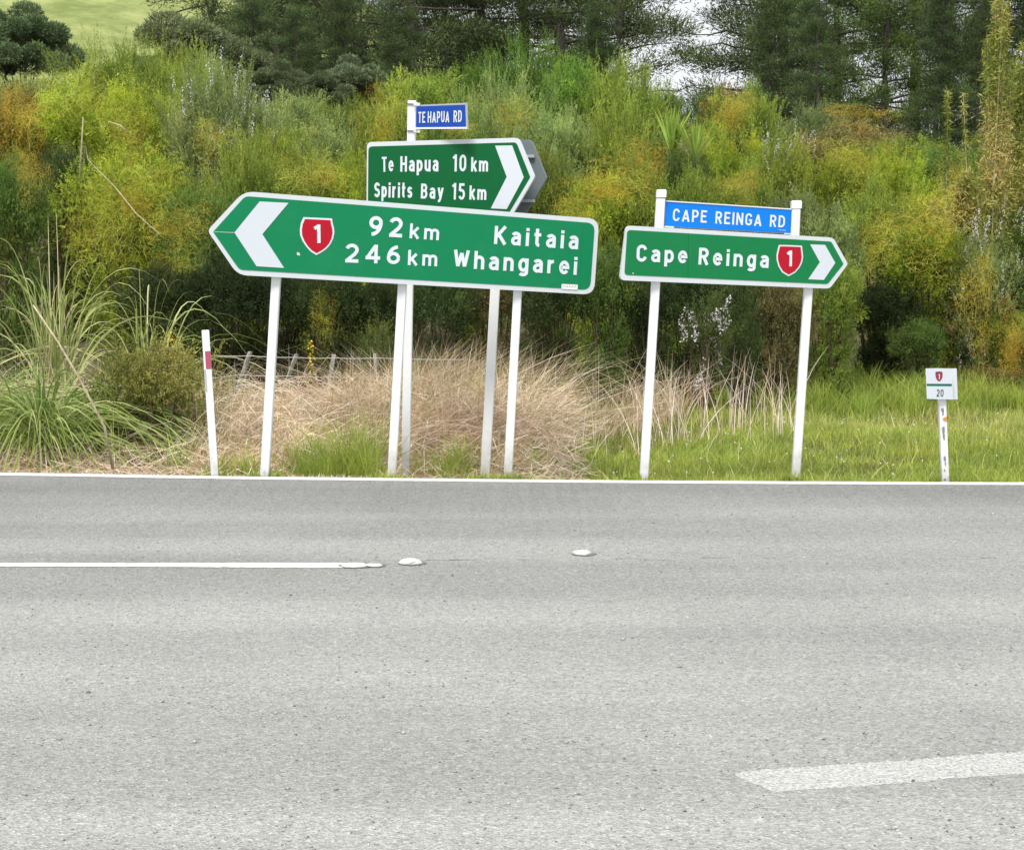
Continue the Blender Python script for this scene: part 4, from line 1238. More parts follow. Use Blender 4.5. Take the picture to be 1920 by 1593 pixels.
VINES = [
 (150, 190, 110, 80, 24.2, 'yellow vine tangle over the upper left shrub below the pasture', .1, 0),
 (240, 240, 70, 60, 23.4, 'yellow vine tangle behind the broken pale stick', .2, 3),
 (40, 230, 60, 90, 23.6, 'orange vine tangle at the left edge', .9, 1),
 (60, 330, 40, 60, 20.0, 'small orange vine patch low on the left edge shrub', .8, 1),
 (240, 360, 125, 95, 20.5, 'largest yellow vine tangle, left of the long arrow tip', .15, 2),
 (330, 420, 80, 70, 20.0, 'orange stranded vine tangle by the long arrow tip', .45, 0),
 (170, 430, 80, 90, 20.2, 'yellow vine tangle hanging above the arching grass', .1, 3),
 (400, 270, 60, 60, 22.4, 'vine loops below the tall pale plume shrub', .4, 1),
 (330, 500, 60, 70, 19.4, 'thin vine strands hanging over the dark hollow', .1, 3),
 (590, 330, 90, 60, 20.7, 'yellow vine tangle just above the long sign', .3, 0),
 (720, 230, 55, 70, 22.8, 'yellow orange vine tangle left of the tall white post', .35, 2),
 (860, 245, 45, 30, 22.6, 'small orange vine patch below the TE HAPUA RD blade', .8, 1),
 (960, 215, 60, 45, 23.4, 'yellow vine tangle right of the TE HAPUA RD blade', .2, 3),
 (1150, 350, 105, 65, 20.3, 'large orange vine tangle between the two arrow signs', .75, 0),
 (1080, 410, 50, 50, 20.2, 'orange yellow vine tangle touching the right top of the long sign', .5, 1),
 (1210, 300, 60, 50, 21.4, 'rusty vine tangle under the sword-leaved tuft', .9, 3),
 (1375, 205, 60, 50, 23.4, 'orange vine tangle high below the right pines', .8, 2),
 (1300, 260, 60, 50, 22.8, 'yellow vine tangle right of the sword-leaved tuft', .3, 0),
 (1390, 350, 45, 40, 20.2, 'orange vine patch above the blue CAPE REINGA RD blade', .9, 1),
 (1600, 290, 90, 50, 23.0, 'yellow vine tangle over the rounded shrub right of centre', .2, 2),
 (1720, 430, 95, 80, 19.7, 'orange vine tangle above and left of the square marker', .75, 1),
 (1640, 460, 55, 60, 19.6, 'yellow vine tangle right of the Cape Reinga arrow tip', .3, 3),
 (1830, 560, 40, 110, 19.5, 'rust orange vine curtain hanging behind the square marker', .95, 1),
 (1790, 340, 50, 70, 22.4, 'straw yellow vine tangle left of the tall thicket', .6, 0),
 (1900, 640, 50, 80, 19.4, 'orange vine skirt at the right edge above the grass', .85, 2),
 (610, 590, 35, 60, 18.9, 'thin yellow vine strands under the long sign', .3, 3),
 (1610, 215, 80, 25, 30.0, 'orange crown of vine over the domed brown shrub', .9, 1),
]
for v_ in VINES: vine(*v_)

# ---- trees: pines behind the bank
def pine_mesh(seed, H_=15.0, R_=3.6, nb=54, z0=.6, dens=1.0):
    r = np.random.default_rng(seed); mb = MB(); V, T = [], []
    lean = r.normal(0, .02, 2)
    pts = [Vector((lean[0] * z + .10 * math.sin(z * .6 + seed), lean[1] * z, z)) for z in np.linspace(-.5, H_, 12)]
    mb.tube(pts, list(np.linspace(.24, .04, 12)), 8, False)
    for b2 in range(nb):
        f = (b2 + r.random()) / nb
        z = z0 + f ** 1.05 * (H_ - z0 - .3)
        L = R_ * (1 - .62 * f) * r.uniform(.45, 1.1)
        a = b2 * 2.39996 + r.normal(0, .35)
        d = np.array([math.cos(a), math.sin(a), 0]); side = np.array([-d[1], d[0], 0])
        rise = r.uniform(-.35, .6)
        dead = (f < .25 and r.random() < .12)
        k = 7; path = []
        for i in range(k):
            t = i / (k - 1)
            path.append(np.array([lean[0] * z, lean[1] * z, z]) + d * L * t + side * .18 * math.sin(t * 4 + b2) + np.array([0, 0, rise * L * (t * .5 - .25 * t * t) + .12 * t * t * L * r.uniform(-.5, 1)]))
        mb.tube([Vector(p.tolist()) for p in path], list(np.linspace(.055, .010, k) * (1 - .4 * f)), 4, False)
        if dead: continue
        ncl = int((14 + L * 8.5) * dens)
        t = r.uniform(.25, 1.05, ncl)
        arr = np.array(path); idx = np.clip(t * (k - 1), 0, k - 1.001); i0 = idx.astype(int); fr = (idx - i0)[:, None]
        pos = arr[i0] * (1 - fr) + arr[np.minimum(i0 + 1, k - 1)] * fr
        off = side[None] * (r.normal(0, .33, ncl) * (1.15 - .45 * t))[:, None] + np.array([0, 0, 1]) * np.abs(r.normal(0, .22, ncl))[:, None] + d * r.normal(0, .12, ncl)[:, None]
        for j in range(0, ncl, 3):                       # twigs to clusters
            mb.add([Vector(pos[j].tolist()), Vector((pos[j] + [0, 0, .015]).tolist()), Vector((pos[j] + off[j]).tolist())], [(0, 1, 2)])
        pos = pos + off
        m = 40
        q = r.normal(size=(ncl, m, 3)) * [.20, .20, .13]
        pp = (pos[:, None] + q).reshape(-1, 3)
        dd = unit(q.reshape(-1, 3) * [1, 1, 1.5] * 3 + np.array([0, 0, .55]) + np.repeat(d[None] * .4, len(pp), 0) + r.normal(0, .3, (len(pp), 3)))
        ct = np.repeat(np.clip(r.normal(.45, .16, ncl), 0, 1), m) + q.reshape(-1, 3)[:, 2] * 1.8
        v, ti = tris(pp, dd, r.uniform(.09, .19, len(pp)), r.uniform(.022, .040, len(pp)), r, np.clip(ct, 0, 1))
        V.append(v); T.append(ti)
    V = np.concatenate(V); T = np.concatenate(T)
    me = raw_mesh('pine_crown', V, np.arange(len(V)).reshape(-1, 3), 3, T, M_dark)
    tr = bpy.data.meshes.new('pine_trunk'); tr.from_pydata(mb.v, [], mb.f); tr.materials.append(M_bark)
    return me, tr

PN = [pine_mesh(1), pine_mesh(2, R_=4.2, nb=48), pine_mesh(3, R_=3.2, nb=60, z0=.3, dens=1.1), pine_mesh(4, nb=34, z0=1.6, R_=3.8, dens=.8)]
def tree(px, d, var, sc, label, col=(.075, .090, .046), group='tall pines along the ridge', cat='tree', zoff=0.0, name='pine_tree'):
    c = P(px, 300, d); z0 = gz1(c.x, d) - .2 + zoff
    t = thing(name, label, cat, (c.x, d, z0), group)
    rot = rs.uniform(0, 6.28)
    for nm, mesh in (('crown', PN[var][0]), ('trunk', PN[var][1])):
        o = bpy.data.objects.new(nm, mesh); COL.objects.link(o); o.parent = t
        o.scale = (sc, sc, sc * rs.uniform(.92, 1.1)); o.rotation_euler = (0, 0, rot)
        j = rs.uniform(.88, 1.15); o.color = (col[0] * j, col[1] * j, col[2] * j, 1)
    return t
PINES = [
 (400, 50, 3, .9, 'leftmost thin pine whose branches reach over the pasture'),
 (520, 46, 0, .9, 'dark pine right of the flat-topped tree'),
 (600, 56, 2, 1.0, 'dense pine left of the leaning forked trunk'),
 (680, 47, 3, .85, 'pine with bare forked trunk up left of the TE HAPUA RD blade'),
 (775, 44, 1, .8, 'pine with a bare straight trunk above the blade post'),
 (840, 54, 0, 1.0, 'pine just behind the straight bare trunk'),
 (910, 46, 2, .8, 'pine with thick trunk above the Te Hapua arrow'),
 (985, 55, 1, 1.0, 'pine behind the bright green pointed shrubs'),
 (1050, 47, 3, .85, 'open pine with sky between its branches, centre of the ridge'),
 (1105, 52, 0, .95, 'pine left of the big sky gap, inner one'),
 (1160, 46, 3, .80, 'pine bordering the big sky gap on its left'),
 (1432, 46, 1, .82, 'pine bordering the big sky gap on its right, long layered boughs'),
 (1480, 54, 2, 1.0, 'dark dense pine right of the layered one'),
 (1560, 47, 0, .85, 'pine above the distant grey shrub dome'),
 (1655, 44, 0, .62, 'greener broad conifer above the domed brown shrub'),
 (1712, 52, 3, .9, 'pine with a bare trunk seen against the sky'),
 (1775, 47, 1, .85, 'pine above the thin leafy sapling'),
 (1850, 52, 0, .95, 'pine behind the straw-leaved thicket'),
 (1925, 46, 2, .85, 'pine at the right edge of the photo'),
]
for px, d, v_, sc, lb in PINES:
    tree(px, d, v_, sc, lb, (.120, .165, .050) if 'greener' in lb else (.110, .135, .062))
# understorey of darker, smaller conifers that closes the ridge on the left and right
for px, d, v_, sc, lb in [
 (470, 40, 2, .34, 'small dark conifer at the foot of the pines, leftmost'),
 (560, 38, 2, .30, 'small dark conifer below the dense left pine'),
 (640, 40, 0, .36, 'small dark conifer under the forked trunk'),
 (740, 39, 2, .34, 'small dark conifer behind the tall white post'),
 (1100, 42, 2, .34, 'small dark conifer left of the sky gap'),
 (1455, 42, 2, .38, 'small dark conifer right of the sky gap'),
 (1530, 40, 0, .34, 'small dark conifer over the orange domed shrub'),
 (1740, 40, 2, .36, 'small dark conifer behind the thin sapling'),
 (1830, 40, 0, .36, 'small dark conifer left of the straw thicket')]:
    tree(px, d, v_, sc, lb, (.085, .115, .052), 'small conifers below the pines')

# ---- flat-topped and rounded dark trees of the left
def cushion_mesh(seed, n=27, R_=2.2, H_=3.6, flat=.42):
    r = np.random.default_rng(seed); mb = MB(); V, T = [], []
    mb.tube([Vector((0, 0, -.3)), Vector((.1, 0, H_ * .3)), Vector((-.05, .1, H_ * .55))], [.15, .12, .09], 7, False)
    for i in range(n):
        a = i * 2.4; f = math.sqrt((i + .5) / n)
        c = np.array([math.cos(a) * f * R_ * .8, math.sin(a) * f * R_ * .8, H_ * (.95 - .34 * f * f) - r.uniform(0, .95) - .2])
        s = r.uniform(.38, .85) * R_ * .33
        mb.tube([Vector((0, 0, H_ * .42)), Vector((c * [.5, .5, .78]).tolist()), Vector((c - [0, 0, s * .3]).tolist())], [.07, .045, .02], 5, False)
        m = 1500
        q = unit(r.normal(size=(m, 3)) + [0, 0, .15]); rr = r.random((m, 1)) ** .3
        lump = 1 + .14 * np.sin(q[:, :1] * 9 + i) * np.sin(q[:, 1:2] * 8 + 2 * i)
        pos = c + q * rr * lump * s * [1.15, 1.15, flat * 1.5]
        v, ti = tris(pos, unit(q + [0, 0, .5] + r.normal(0, .4, (m, 3))), r.uniform(.07, .15, m), r.uniform(.03, .055, m), r, np.clip(r.normal(.45, .15, m) + q[:, 2] * .12, 0, 1))
        V.append(v); T.append(ti)
    V = np.concatenate(V); T = np.concatenate(T)
    me = raw_mesh('cushion_crown', V, np.arange(len(V)).reshape(-1, 3), 3, T, M_dark)
    tr = bpy.data.meshes.new('cushion_trunk'); tr.from_pydata(mb.v, [], mb.f); tr.materials.append(M_bark)
    return me, tr, R_, H_
CU = [cushion_mesh(31), cushion_mesh(32, n=30, flat=.5, H_=4.0)]
def cushion(px, ytop, hw, d, var, label, col):
    c = P(px, ytop, d); z0 = gz1(c.x, d) - .2
    me, tr, R0, H0 = CU[var]
    t = thing('round_crowned_tree', label, 'tree', (c.x, d, z0), 'small round-crowned trees behind the shrubs')
    s = hw / FPX * d / R0; H = c.z - z0
    rot = rs.uniform(0, 6.28)
    for nm, mesh in (('crown', me), ('trunk', tr)):
        o = bpy.data.objects.new(nm, mesh); COL.objects.link(o); o.parent = t
        o.rotation_euler = (0, 0, rot); o.color = col + (1,)
        if nm == 'crown': o.scale = (s, s, s); o.location = (0, 0, H - H0 * s)
        else: o.scale = (s, s, H / H0)
cushion(40, -10, 125, 33, 1, 'dark round-crowned tree in the upper left corner against the pasture', (.15, .19, .11))
cushion(-75, 0, 110, 34, 1, 'dark tree half cut off by the left edge behind the round one', (.08, .11, .06))
cushion(350, 15, 125, 34, 0, 'flat-topped layered tree standing in front of the pasture', (.20, .215, .13))
cushion(440, 70, 95, 34, 0, 'lower layered tree right of the flat-topped one', (.155, .17, .10))
cushion(520, 105, 75, 32, 1, 'small rounded dark tree with cushion clumps left of the forked trunk', (.14, .16, .095))
cushion(660, 95, 85, 33, 1, 'cushion-like grey green tree under the forked pine', (.19, .215, .145))
cushion(590, 130, 60, 31.5, 0, 'low dark cushion tree between its two larger neighbours', (.12, .14, .085))

# ---- green grass
def blades(x, y, Ht, W, r, tint, name, mat, lab, lean=.35, seg=3, zb=None, curl=.5, droop=0.0, swirl=False):
    n = len(x)
    z = gz(x, y) if zb is None else zb
    a = r.uniform(0, 2 * math.pi, n); L = Ht
    if swirl: a = patch_noise(x, y, .22, 91) * 2.6 + r.normal(0, .9, n)
    dirn = np.stack([np.cos(a), np.sin(a)], 1) * (np.abs(r.normal(0, lean, n)))[:, None]
    k = seg + 1; t = np.linspace(0, 1, k)
    paths = np.zeros((n, k, 3))
    hor = (t * .4 + t ** 2 * .8)[None, :, None] * dirn[:, None, :] * L[:, None, None]
    paths[..., :2] = np.stack([x, y], 1)[:, None] + hor
    ver = t[None] * L[:, None] * (1 - droop * np.abs(r.normal(0, 1, n))[:, None] * t[None] ** 2)
    paths[..., 2] = z[:, None] - .01 + ver
    wd = W[:, None] * (1 - t[None] ** 2 * .9)
    return ribbons(paths, wd, np.clip(tint, 0, 1), r, name, mat)

def patch_noise(x, y, s, seed):
    r = np.random.default_rng(seed); v = 0
    for k in range(7):
        a, b_, c = r.uniform(-1, 1, 2), r.uniform(0, 6.28), r.uniform(.6, 1.6)
        v = v + np.sin((a[0] * x + a[1] * y) * c / s + b_)
    return v / 3.0

def vis_x(y, extra=.6):            # half width seen at distance y
    return y * 960 / FPX + extra

def green_grass():
    r = np.random.default_rng(41)
    n = 150000
    y = 12.62 + (21.5 - 12.62) * r.random(n) ** 1.35
    x = r.uniform(-.6, 1, n) * vis_x(y, .8)
    left = 0.05 + .35 * patch_noise(x, y, .5, 2) * .3 + .25 * r.normal(0, .35, n) + np.clip((y - 14.5) * .12, 0, .6)
    far_lim = 20.5 + .4 * patch_noise(x, y, 1, 6)
    off = y - edge_y(x)
    keep = (x > left) & (y < far_lim) & (off > .16 + .06 * patch_noise(x, y, .12, 12) + np.abs(r.normal(0, .05, n)))
    x, y, off = x[keep], y[keep], off[keep]; n = len(x)
    pn = patch_noise(x, y, .45, 3); p2 = patch_noise(x, y, .15, 4); p3 = patch_noise(x, y, 1.1, 5)
    Ht = np.clip(.070 + .022 * pn + .02 * p2 + r.normal(0, .018, n) + .035 * sm((y - 16) / 3), .02, .30) * sm(off / .8 + .15)
    tall = r.random(n) < .03
    Ht = np.where(tall, Ht * r.uniform(1.5, 2.2, n), Ht)
    tint = .47 + .10 * p3 + .05 * p2 + r.normal(0, .13, n) + np.where(tall, .25, 0)
    me = blades(x, y, Ht, r.uniform(.004, .008, n), r, tint, 'green_grass', M_grass, '', lean=.4)
    tag(link('green_grass', me), 'fresh green roadside grass on the right verge', 'grass', None, 'stuff')
green_grass()

def rank_grass():
    """taller darker tufts against the shrubs and inside the dry grass"""
    r = np.random.default_rng(43)
    tx, ty, th = [], [], []
    for k in range(230):
        yy = r.uniform(18.0, 20.3); tx.append(r.uniform(.35, 1.0) * vis_x(yy)); ty.append(yy); th.append(r.uniform(.18, .36))
    for px, py, h in [(575, 870, .34), (560, 880, .3), (650, 885, .42), (690, 880, .45), (665, 870, .4), (640, 890, .3), (830, 880, .3), (855, 870, .32), (800, 850, .3), (980, 850, .28), (1010, 865, .22), (1040, 850, .24), (1090, 840, .22), (440, 880, .25), (470, 870, .25), (1000, 800, .3), (340, 860, .3), (270, 850, .3), (600, 850, .4), (720, 850, .35), (705, 865, .35)]:
        g_ = G(px, py, -.1)
        for q in range(4):
            tx.append(g_.x + r.normal(0, .10)); ty.append(g_.y + r.normal(0, .16)); th.append(h * r.uniform(.8, 1.25))
    for px, py in ((484, 893), (510, 894), (722, 896), (750, 897), (942, 900), (966, 900), (898, 899), (922, 899), (1196, 901), (1222, 901), (1481, 902), (1506, 902), (1764, 902), (1784, 902), (390, 891), (412, 892)):
        g_ = G(px, py - 1.5, 0.0)
        for q in range(2): tx.append(g_.x + r.normal(0, .02)); ty.append(g_.y + .05); th.append(r.uniform(.03, .085))
    tx, ty, th = map(np.array, (tx, ty, th)); per = 60; n = len(tx) * per
    x = np.repeat(tx, per) + r.normal(0, .055, n); y = np.repeat(ty, per) + r.normal(0, .055, n)
    Ht = np.repeat(th, per) * r.uniform(.5, 1.25, n)
    tint = np.repeat(r.normal(.40, .08, len(tx)), per) + r.normal(0, .12, n)
    keep = (y > edge_y(x) + .2) | ((Ht < .16) & (y > edge_y(x) + .09))
    me = blades(x[keep], y[keep], Ht[keep], r.uniform(.005, .010, keep.sum()), r, tint[keep], 'rank_grass', M_grass, '', lean=.42, seg=4)
    tag(link('tall_green_tufts', me), 'taller green grass tufts in the dry grass and along the shrub foot', 'grass', None, 'stuff')
rank_grass()

def dry_grass():
    r = np.random.default_rng(44)
    n = 78000
    y = r.uniform(12.85, 17.6, n); x = r.uniform(-1.05, .62, n) * vis_x(y, .3)
    off = y - edge_y(x)
    pxs = 960 + FPX * x / y
    # the tangle thins to the right: only a back strip beyond x ~ 1000 px
    right = (pxs > 985 + 40 * patch_noise(x, y, .3, 8)) & (off < 3.9 + .5 * patch_noise(x, y, .4, 9) + (pxs - 1000) / 300)
    dens = r.random(n) < np.where(pxs > 1000, .5, 1)
    keep = (off > .14 + np.abs(r.normal(0, .05, n))) & ~right & (pxs < 1480 + 40 * r.normal(size=n)) & dens
    keep &= ~((pxs < 330) & (off > .9) & (r.random(n) < .75))
    x, y, off, pxs = x[keep], y[keep], off[keep], pxs[keep]; n = len(x)
    pn = patch_noise(x, y, .35, 10); p2 = patch_noise(x, y, .12, 11)
    Ht = (.05 + .88 * sm((off - .85) / 2.2)) * (1 + .26 * pn + .16 * p2) * r.uniform(.35, 1.2, n)
    Ht = np.clip(Ht, .05, 1.05) * (1 - .36 * np.exp(-((pxs - 520) / 120) ** 2) * sm((y - 14.6) / 1.2)) * np.where(pxs > 1050, .62, 1.0)
    tint = .56 + .12 * pn + .10 * patch_noise(x, y, .18, 33) + r.normal(0, .20, n) - .55 * (r.random(n) < .20 + .15 * (pn > .3))
    me = blades(x, y, Ht, r.uniform(.003, .0065, n), r, tint, 'dry_grass', M_dry, '', lean=.62, seg=5, droop=.30, swirl=True)
    tag(link('dry_grass', me), 'thick mass of dry pinkish tan grass behind the left posts', 'grass', None, 'stuff')
    # fallen, matted straw lying across
    n = 17000
    y = r.uniform(12.8, 16.6, n); x = r.uniform(-1.05, .12, n) * vis_x(y, .3)
    off = y - edge_y(x); keep = (off > .22 + np.abs(r.normal(0, .3, n)))
    x, y, off = x[keep], y[keep], off[keep]; n = len(x)
    zt = gz(x, y) + (.01 + .52 * sm((off - .85) / 2.2)) * r.uniform(.2, 1.25, n)
    a = r.uniform(0, 6.28, n); L = r.uniform(.12, .50, n); k = 5; t = np.linspace(-.5, .5, k)
    paths = np.zeros((n, k, 3))
    paths[..., 0] = x[:, None] + np.cos(a)[:, None] * L[:, None] * t
    paths[..., 1] = np.maximum(y[:, None] + np.sin(a)[:, None] * L[:, None] * t * .5, edge_y(x)[:, None] + .10)
    paths[..., 2] = zt[:, None] + (r.normal(0, .22, n) * np.where(off < .9, .25, 1))[:, None] * L[:, None] * t * 2 - (t ** 2)[None] * L[:, None] * r.uniform(-.2, .7, n)[:, None]
    paths[..., 2] = np.maximum(paths[..., 2], gz(x, y)[:, None] + .005)
    me = ribbons(paths, r.uniform(.003, .006, n), np.clip(r.normal(.64, .2, n), 0, 1), r, 'fallen_straw', M_dry)
    tag(link('fallen_straw', me), 'matted fallen straw lying between the posts at the road edge', 'straw', None, 'stuff')
    # seed stalks standing above the mass
    n = 650
    y = r.uniform(15.4, 17.6, n); x = r.uniform(-.62, .56, n) * vis_x(y, 0)
    me = blades(x, y, r.uniform(.45, .88, n), r.uniform(.004, .007, n), r, r.normal(.75, .15, n), 'seed_stalks', M_dry, '', lean=.4, seg=6, droop=.12)
    tag(link('seed_stalks', me), 'tall bleached stalks sticking up in front of the dark shrubs', 'grass', None, 'stuff')
dry_grass()

def weeds():
    """small pale flower heads in the green grass"""
    r = np.random.default_rng(50); n = 260
    y = r.uniform(13.0, 18.5, n); x = r.uniform(.1, 1.0, n) * vis_x(y, 0)
    pos = np.stack([x, y, gz(x, y) + r.uniform(.07, .16, n)], 1)
    v, ti = quads(pos, unit(r.normal(size=(n, 3)) + [0, -.5, .8]), r.uniform(.012, .022, n), r.uniform(.012, .02, n), r, r.random(n))
    tag(link('clover_heads', raw_mesh('clover_heads', v, np.arange(len(v)).reshape(-1, 4), 4, ti, M_flower)), 'tiny white flower heads dotted through the green grass', 'flowers', None, 'stuff')
weeds()

# ---- arching pampas-like clumps
def clump(px, py, d, L, n, label, seed, spread=1.0, w=.014, tint=.5, zc=None, droop=1.0, lift=1.0):
    r = np.random.default_rng(seed)
    c = P(px, py, d); z0 = (gz1(c.x, d) if zc is None else c.z)
    k = 12; t = np.linspace(0, 1, k)
    a = r.uniform(0, 2 * math.pi, n); ln = L * r.uniform(.55, 1.15, n)
    reach = np.abs(r.normal(.45, .22, n)) * spread
    paths = np.zeros((n, k, 3))
    hx = reach[:, None] * ln[:, None] * (t * .35 + t ** 1.8 * .75)
    zz = ln[:, None] * lift * (t * 1.0 - (droop * (.35 + reach[:, None] * .7)) * t ** 2.6)
    paths[..., 0] = np.cos(a)[:, None] * hx + r.normal(0, .07, n)[:, None]
    paths[..., 1] = np.sin(a)[:, None] * hx * .8 + r.normal(0, .07, n)[:, None]
    paths[..., 2] = zz
    gzm = gz1(c.x, d) - z0 + .02
    paths[..., 2] = np.maximum(paths[..., 2], gzm)
    wd = (w * r.uniform(.6, 1.2, n))[:, None] * np.sin(np.pi * (t * .8 + .18))[None]
    tn = np.clip(r.normal(tint, .17, n), 0, 1)
    me = ribbons(paths, wd, tn, r, 'arching_leaves', M_pampas)
    t_ = thing('arching_grass_clump', label, 'grass clump', (c.x, d, z0), 'arching grass clumps at the left')
    o = bpy.data.objects.new('leaves', me); COL.objects.link(o); o.parent = t_
    # dry skirt
    n2 = n // 3; a = r.uniform(0, 6.28, n2); l2 = L * r.uniform(.3, .6, n2)
    p2 = np.zeros((n2, 6, 3)); tt = np.linspace(0, 1, 6)
    p2[..., 0] = np.cos(a)[:, None] * l2[:, None] * .6 * tt; p2[..., 1] = np.sin(a)[:, None] * l2[:, None] * .6 * tt
    p2[..., 2] = np.maximum(l2[:, None] * (tt * .9 - tt ** 2 * 1.0) + .05, gzm)
    o = bpy.data.objects.new('dry_skirt', ribbons(p2, np.full(n2, w * .7), np.clip(r.normal(.6, .2, n2), 0, 1), r, 'dry_skirt', M_dry)); COL.objects.link(o); o.parent = t_
clump(80, 860, 15.0, 1.75, 520, 'left front clump of arching grass spilling over the road edge', 61, 1.5, .014, .5, lift=.92, droop=1.15)
clump(225, 860, 15.6, 1.65, 420, 'middle clump of arching green grass with dry blades', 62, 1.5, .014, .48, lift=.92, droop=1.15)
clump(-60, 850, 15.4, 1.9, 320, 'arching grass clump cut off by the left edge', 63, 1.5, .014, .5, lift=.95, droop=1.1)
clump(320, 850, 16.4, 1.6, 130, 'arching grass clump nearest the leaning edge marker', 64, 1.2, .011, .5)
clump(105, 700, 17.0, 3.1, 105, 'tall thin upright grass clump in front of the left dark shrub', 65, .5, .015, .66, droop=.98)
clump(275, 700, 17.3, 2.9, 85, 'high arching clump whose long blades droop beside the arrow tip', 66, .95, .014, .64, droop=1.15)

# ---- small rust-brown prickly bush and yellow blossom spikes by the fence
def small_bush(px, ytop, hw, d, var, col, label, blossom=None, cat='bush', bscale=1):
    c = P(px, ytop, d); z0 = gz1(c.x, d) - .03; H = c.z - z0
    me, st, lobes, H0, R0 = SH[var]
    t = thing('bush', label, cat, (c.x, d, z0))
    s = hw / FPX * d / R0
    for nm, mesh in (('foliage', me), ('stem', st)) + ((('blossom', blossom),) if blossom else ()):
        o = bpy.data.objects.new(nm, mesh); COL.objects.link(o); o.parent = t
        o.scale = (s, s, H / H0); o.color = col + (1,)
small_bush(310, 650, 92, 15.3, 'g', (.30, .28, .095), 'low rusty green prickly bush left of the leaning edge marker')
small_bush(235, 660, 85, 15.2, 'g', (.22, .23, .07), 'low green brown bush among the arching grass clumps')
small_bush(705, 625, 45, 17.6, 'h', (.12, .15, .05), 'small pale-leaved weed bush left of the paired middle posts')
small_bush(1325, 572, 50, 17.6, 'h', (.10, .13, .045), 'small upright bush covered with white flowers under the Cape Reinga sign', blossom_mesh(SH['h'][2], 8, n=520, sz=.020, span=.16, name='white_blossom'))
small_bush(1395, 600, 36, 17.8, 'h', (.06, .09, .03), 'slim dark green sapling right of the white-flowered bush')
small_bush(1850, 690, 90, 19.6, 'g', (.20, .15, .06), 'low orange brown scrub on the bank right of the square marker')

def spike(px, py0, py1, d, label):
    a = P(px, py1, d); b_ = P(px - 2, py0, d); a.z = gz1(a.x, d)
    t = thing('yellow_flower', label, 'wild flower', a)
    mb = MB(); mb.tube([a, a.lerp(b_, .5) + Vector((.01, 0, 0)), b_], [.006, .005, .003], 4); mb.build('stem', M_twig, t)
    r = np.random.default_rng(5); n = 70
    tt = r.uniform(.55, 1.0, n)
    pos = np.array(a)[None] * (1 - tt[:, None]) + np.array(b_)[None] * tt[:, None] + r.normal(0, .018, (n, 3))
    v, ti = quads(pos, unit(r.normal(size=(n, 3))), np.full(n, .028), np.full(n, .022), r, r.random(n))
    link('petals', raw_mesh('petals', v, np.arange(len(v)).reshape(-1, 4), 4, ti, M_gorse), None, t)
spike(586, 641, 700, 17.0, 'yellow flower spike just right of the leaning fence post')
spike(322, 625, 680, 15.9, 'yellow flower spike on the rusty bush left of the marker post')

# ---- bright sword-leaved tuft
def swords(px, py, d, L, n, label, seed):
    r = np.random.default_rng(seed); c = P(px, py, d); z0 = gz1(c.x, d)
    a = r.uniform(0, 6.28, n); k = 5; t = np.linspace(0, 1, k); tilt = np.abs(r.normal(0, .20, n)); ln = L * r.uniform(.6, 1.1, n)
    paths = np.zeros((n, k, 3))
    paths[..., 0] = np.cos(a)[:, None] * tilt[:, None] * ln[:, None] * (t + .3 * t ** 2); paths[..., 1] = np.sin(a)[:, None] * tilt[:, None] * ln[:, None] * t
    top = c.z - z0
    paths[..., 2] = top - L * .9 + ln[:, None] * t * (1 - .1 * t)
    wd = .035 * np.sin(np.pi * (t * .78 + .2))[None] * r.uniform(.7, 1.1, n)[:, None]
    t_ = thing('sword_leaved_tuft', label, 'plant', (c.x, d, z0))
    o = bpy.data.objects.new('leaves', ribbons(paths, wd, r.random(n), r, 'sword_leaves', M_flax)); COL.objects.link(o); o.parent = t_
    mb = MB(); mb.tube([Vector((0, 0, -.1)), Vector((.05, 0, (top - L) * .5)), Vector((0, 0, top - L * .85))], [.06, .05, .045], 6)
    me = bpy.data.meshes.new('stalk'); me.from_pydata(mb.v, [], mb.f); me.materials.append(M_twig)
    o = bpy.data.objects.new('stalk', me); COL.objects.link(o); o.parent = t_
swords(1262, 205, 22.7, .68, 90, 'bright green sword-leaved tuft high above the CAPE REINGA RD blade, upper', 71)
swords(1306, 226, 22.5, .60, 80, 'bright green sword-leaved tuft just below and right of the upper one', 72)

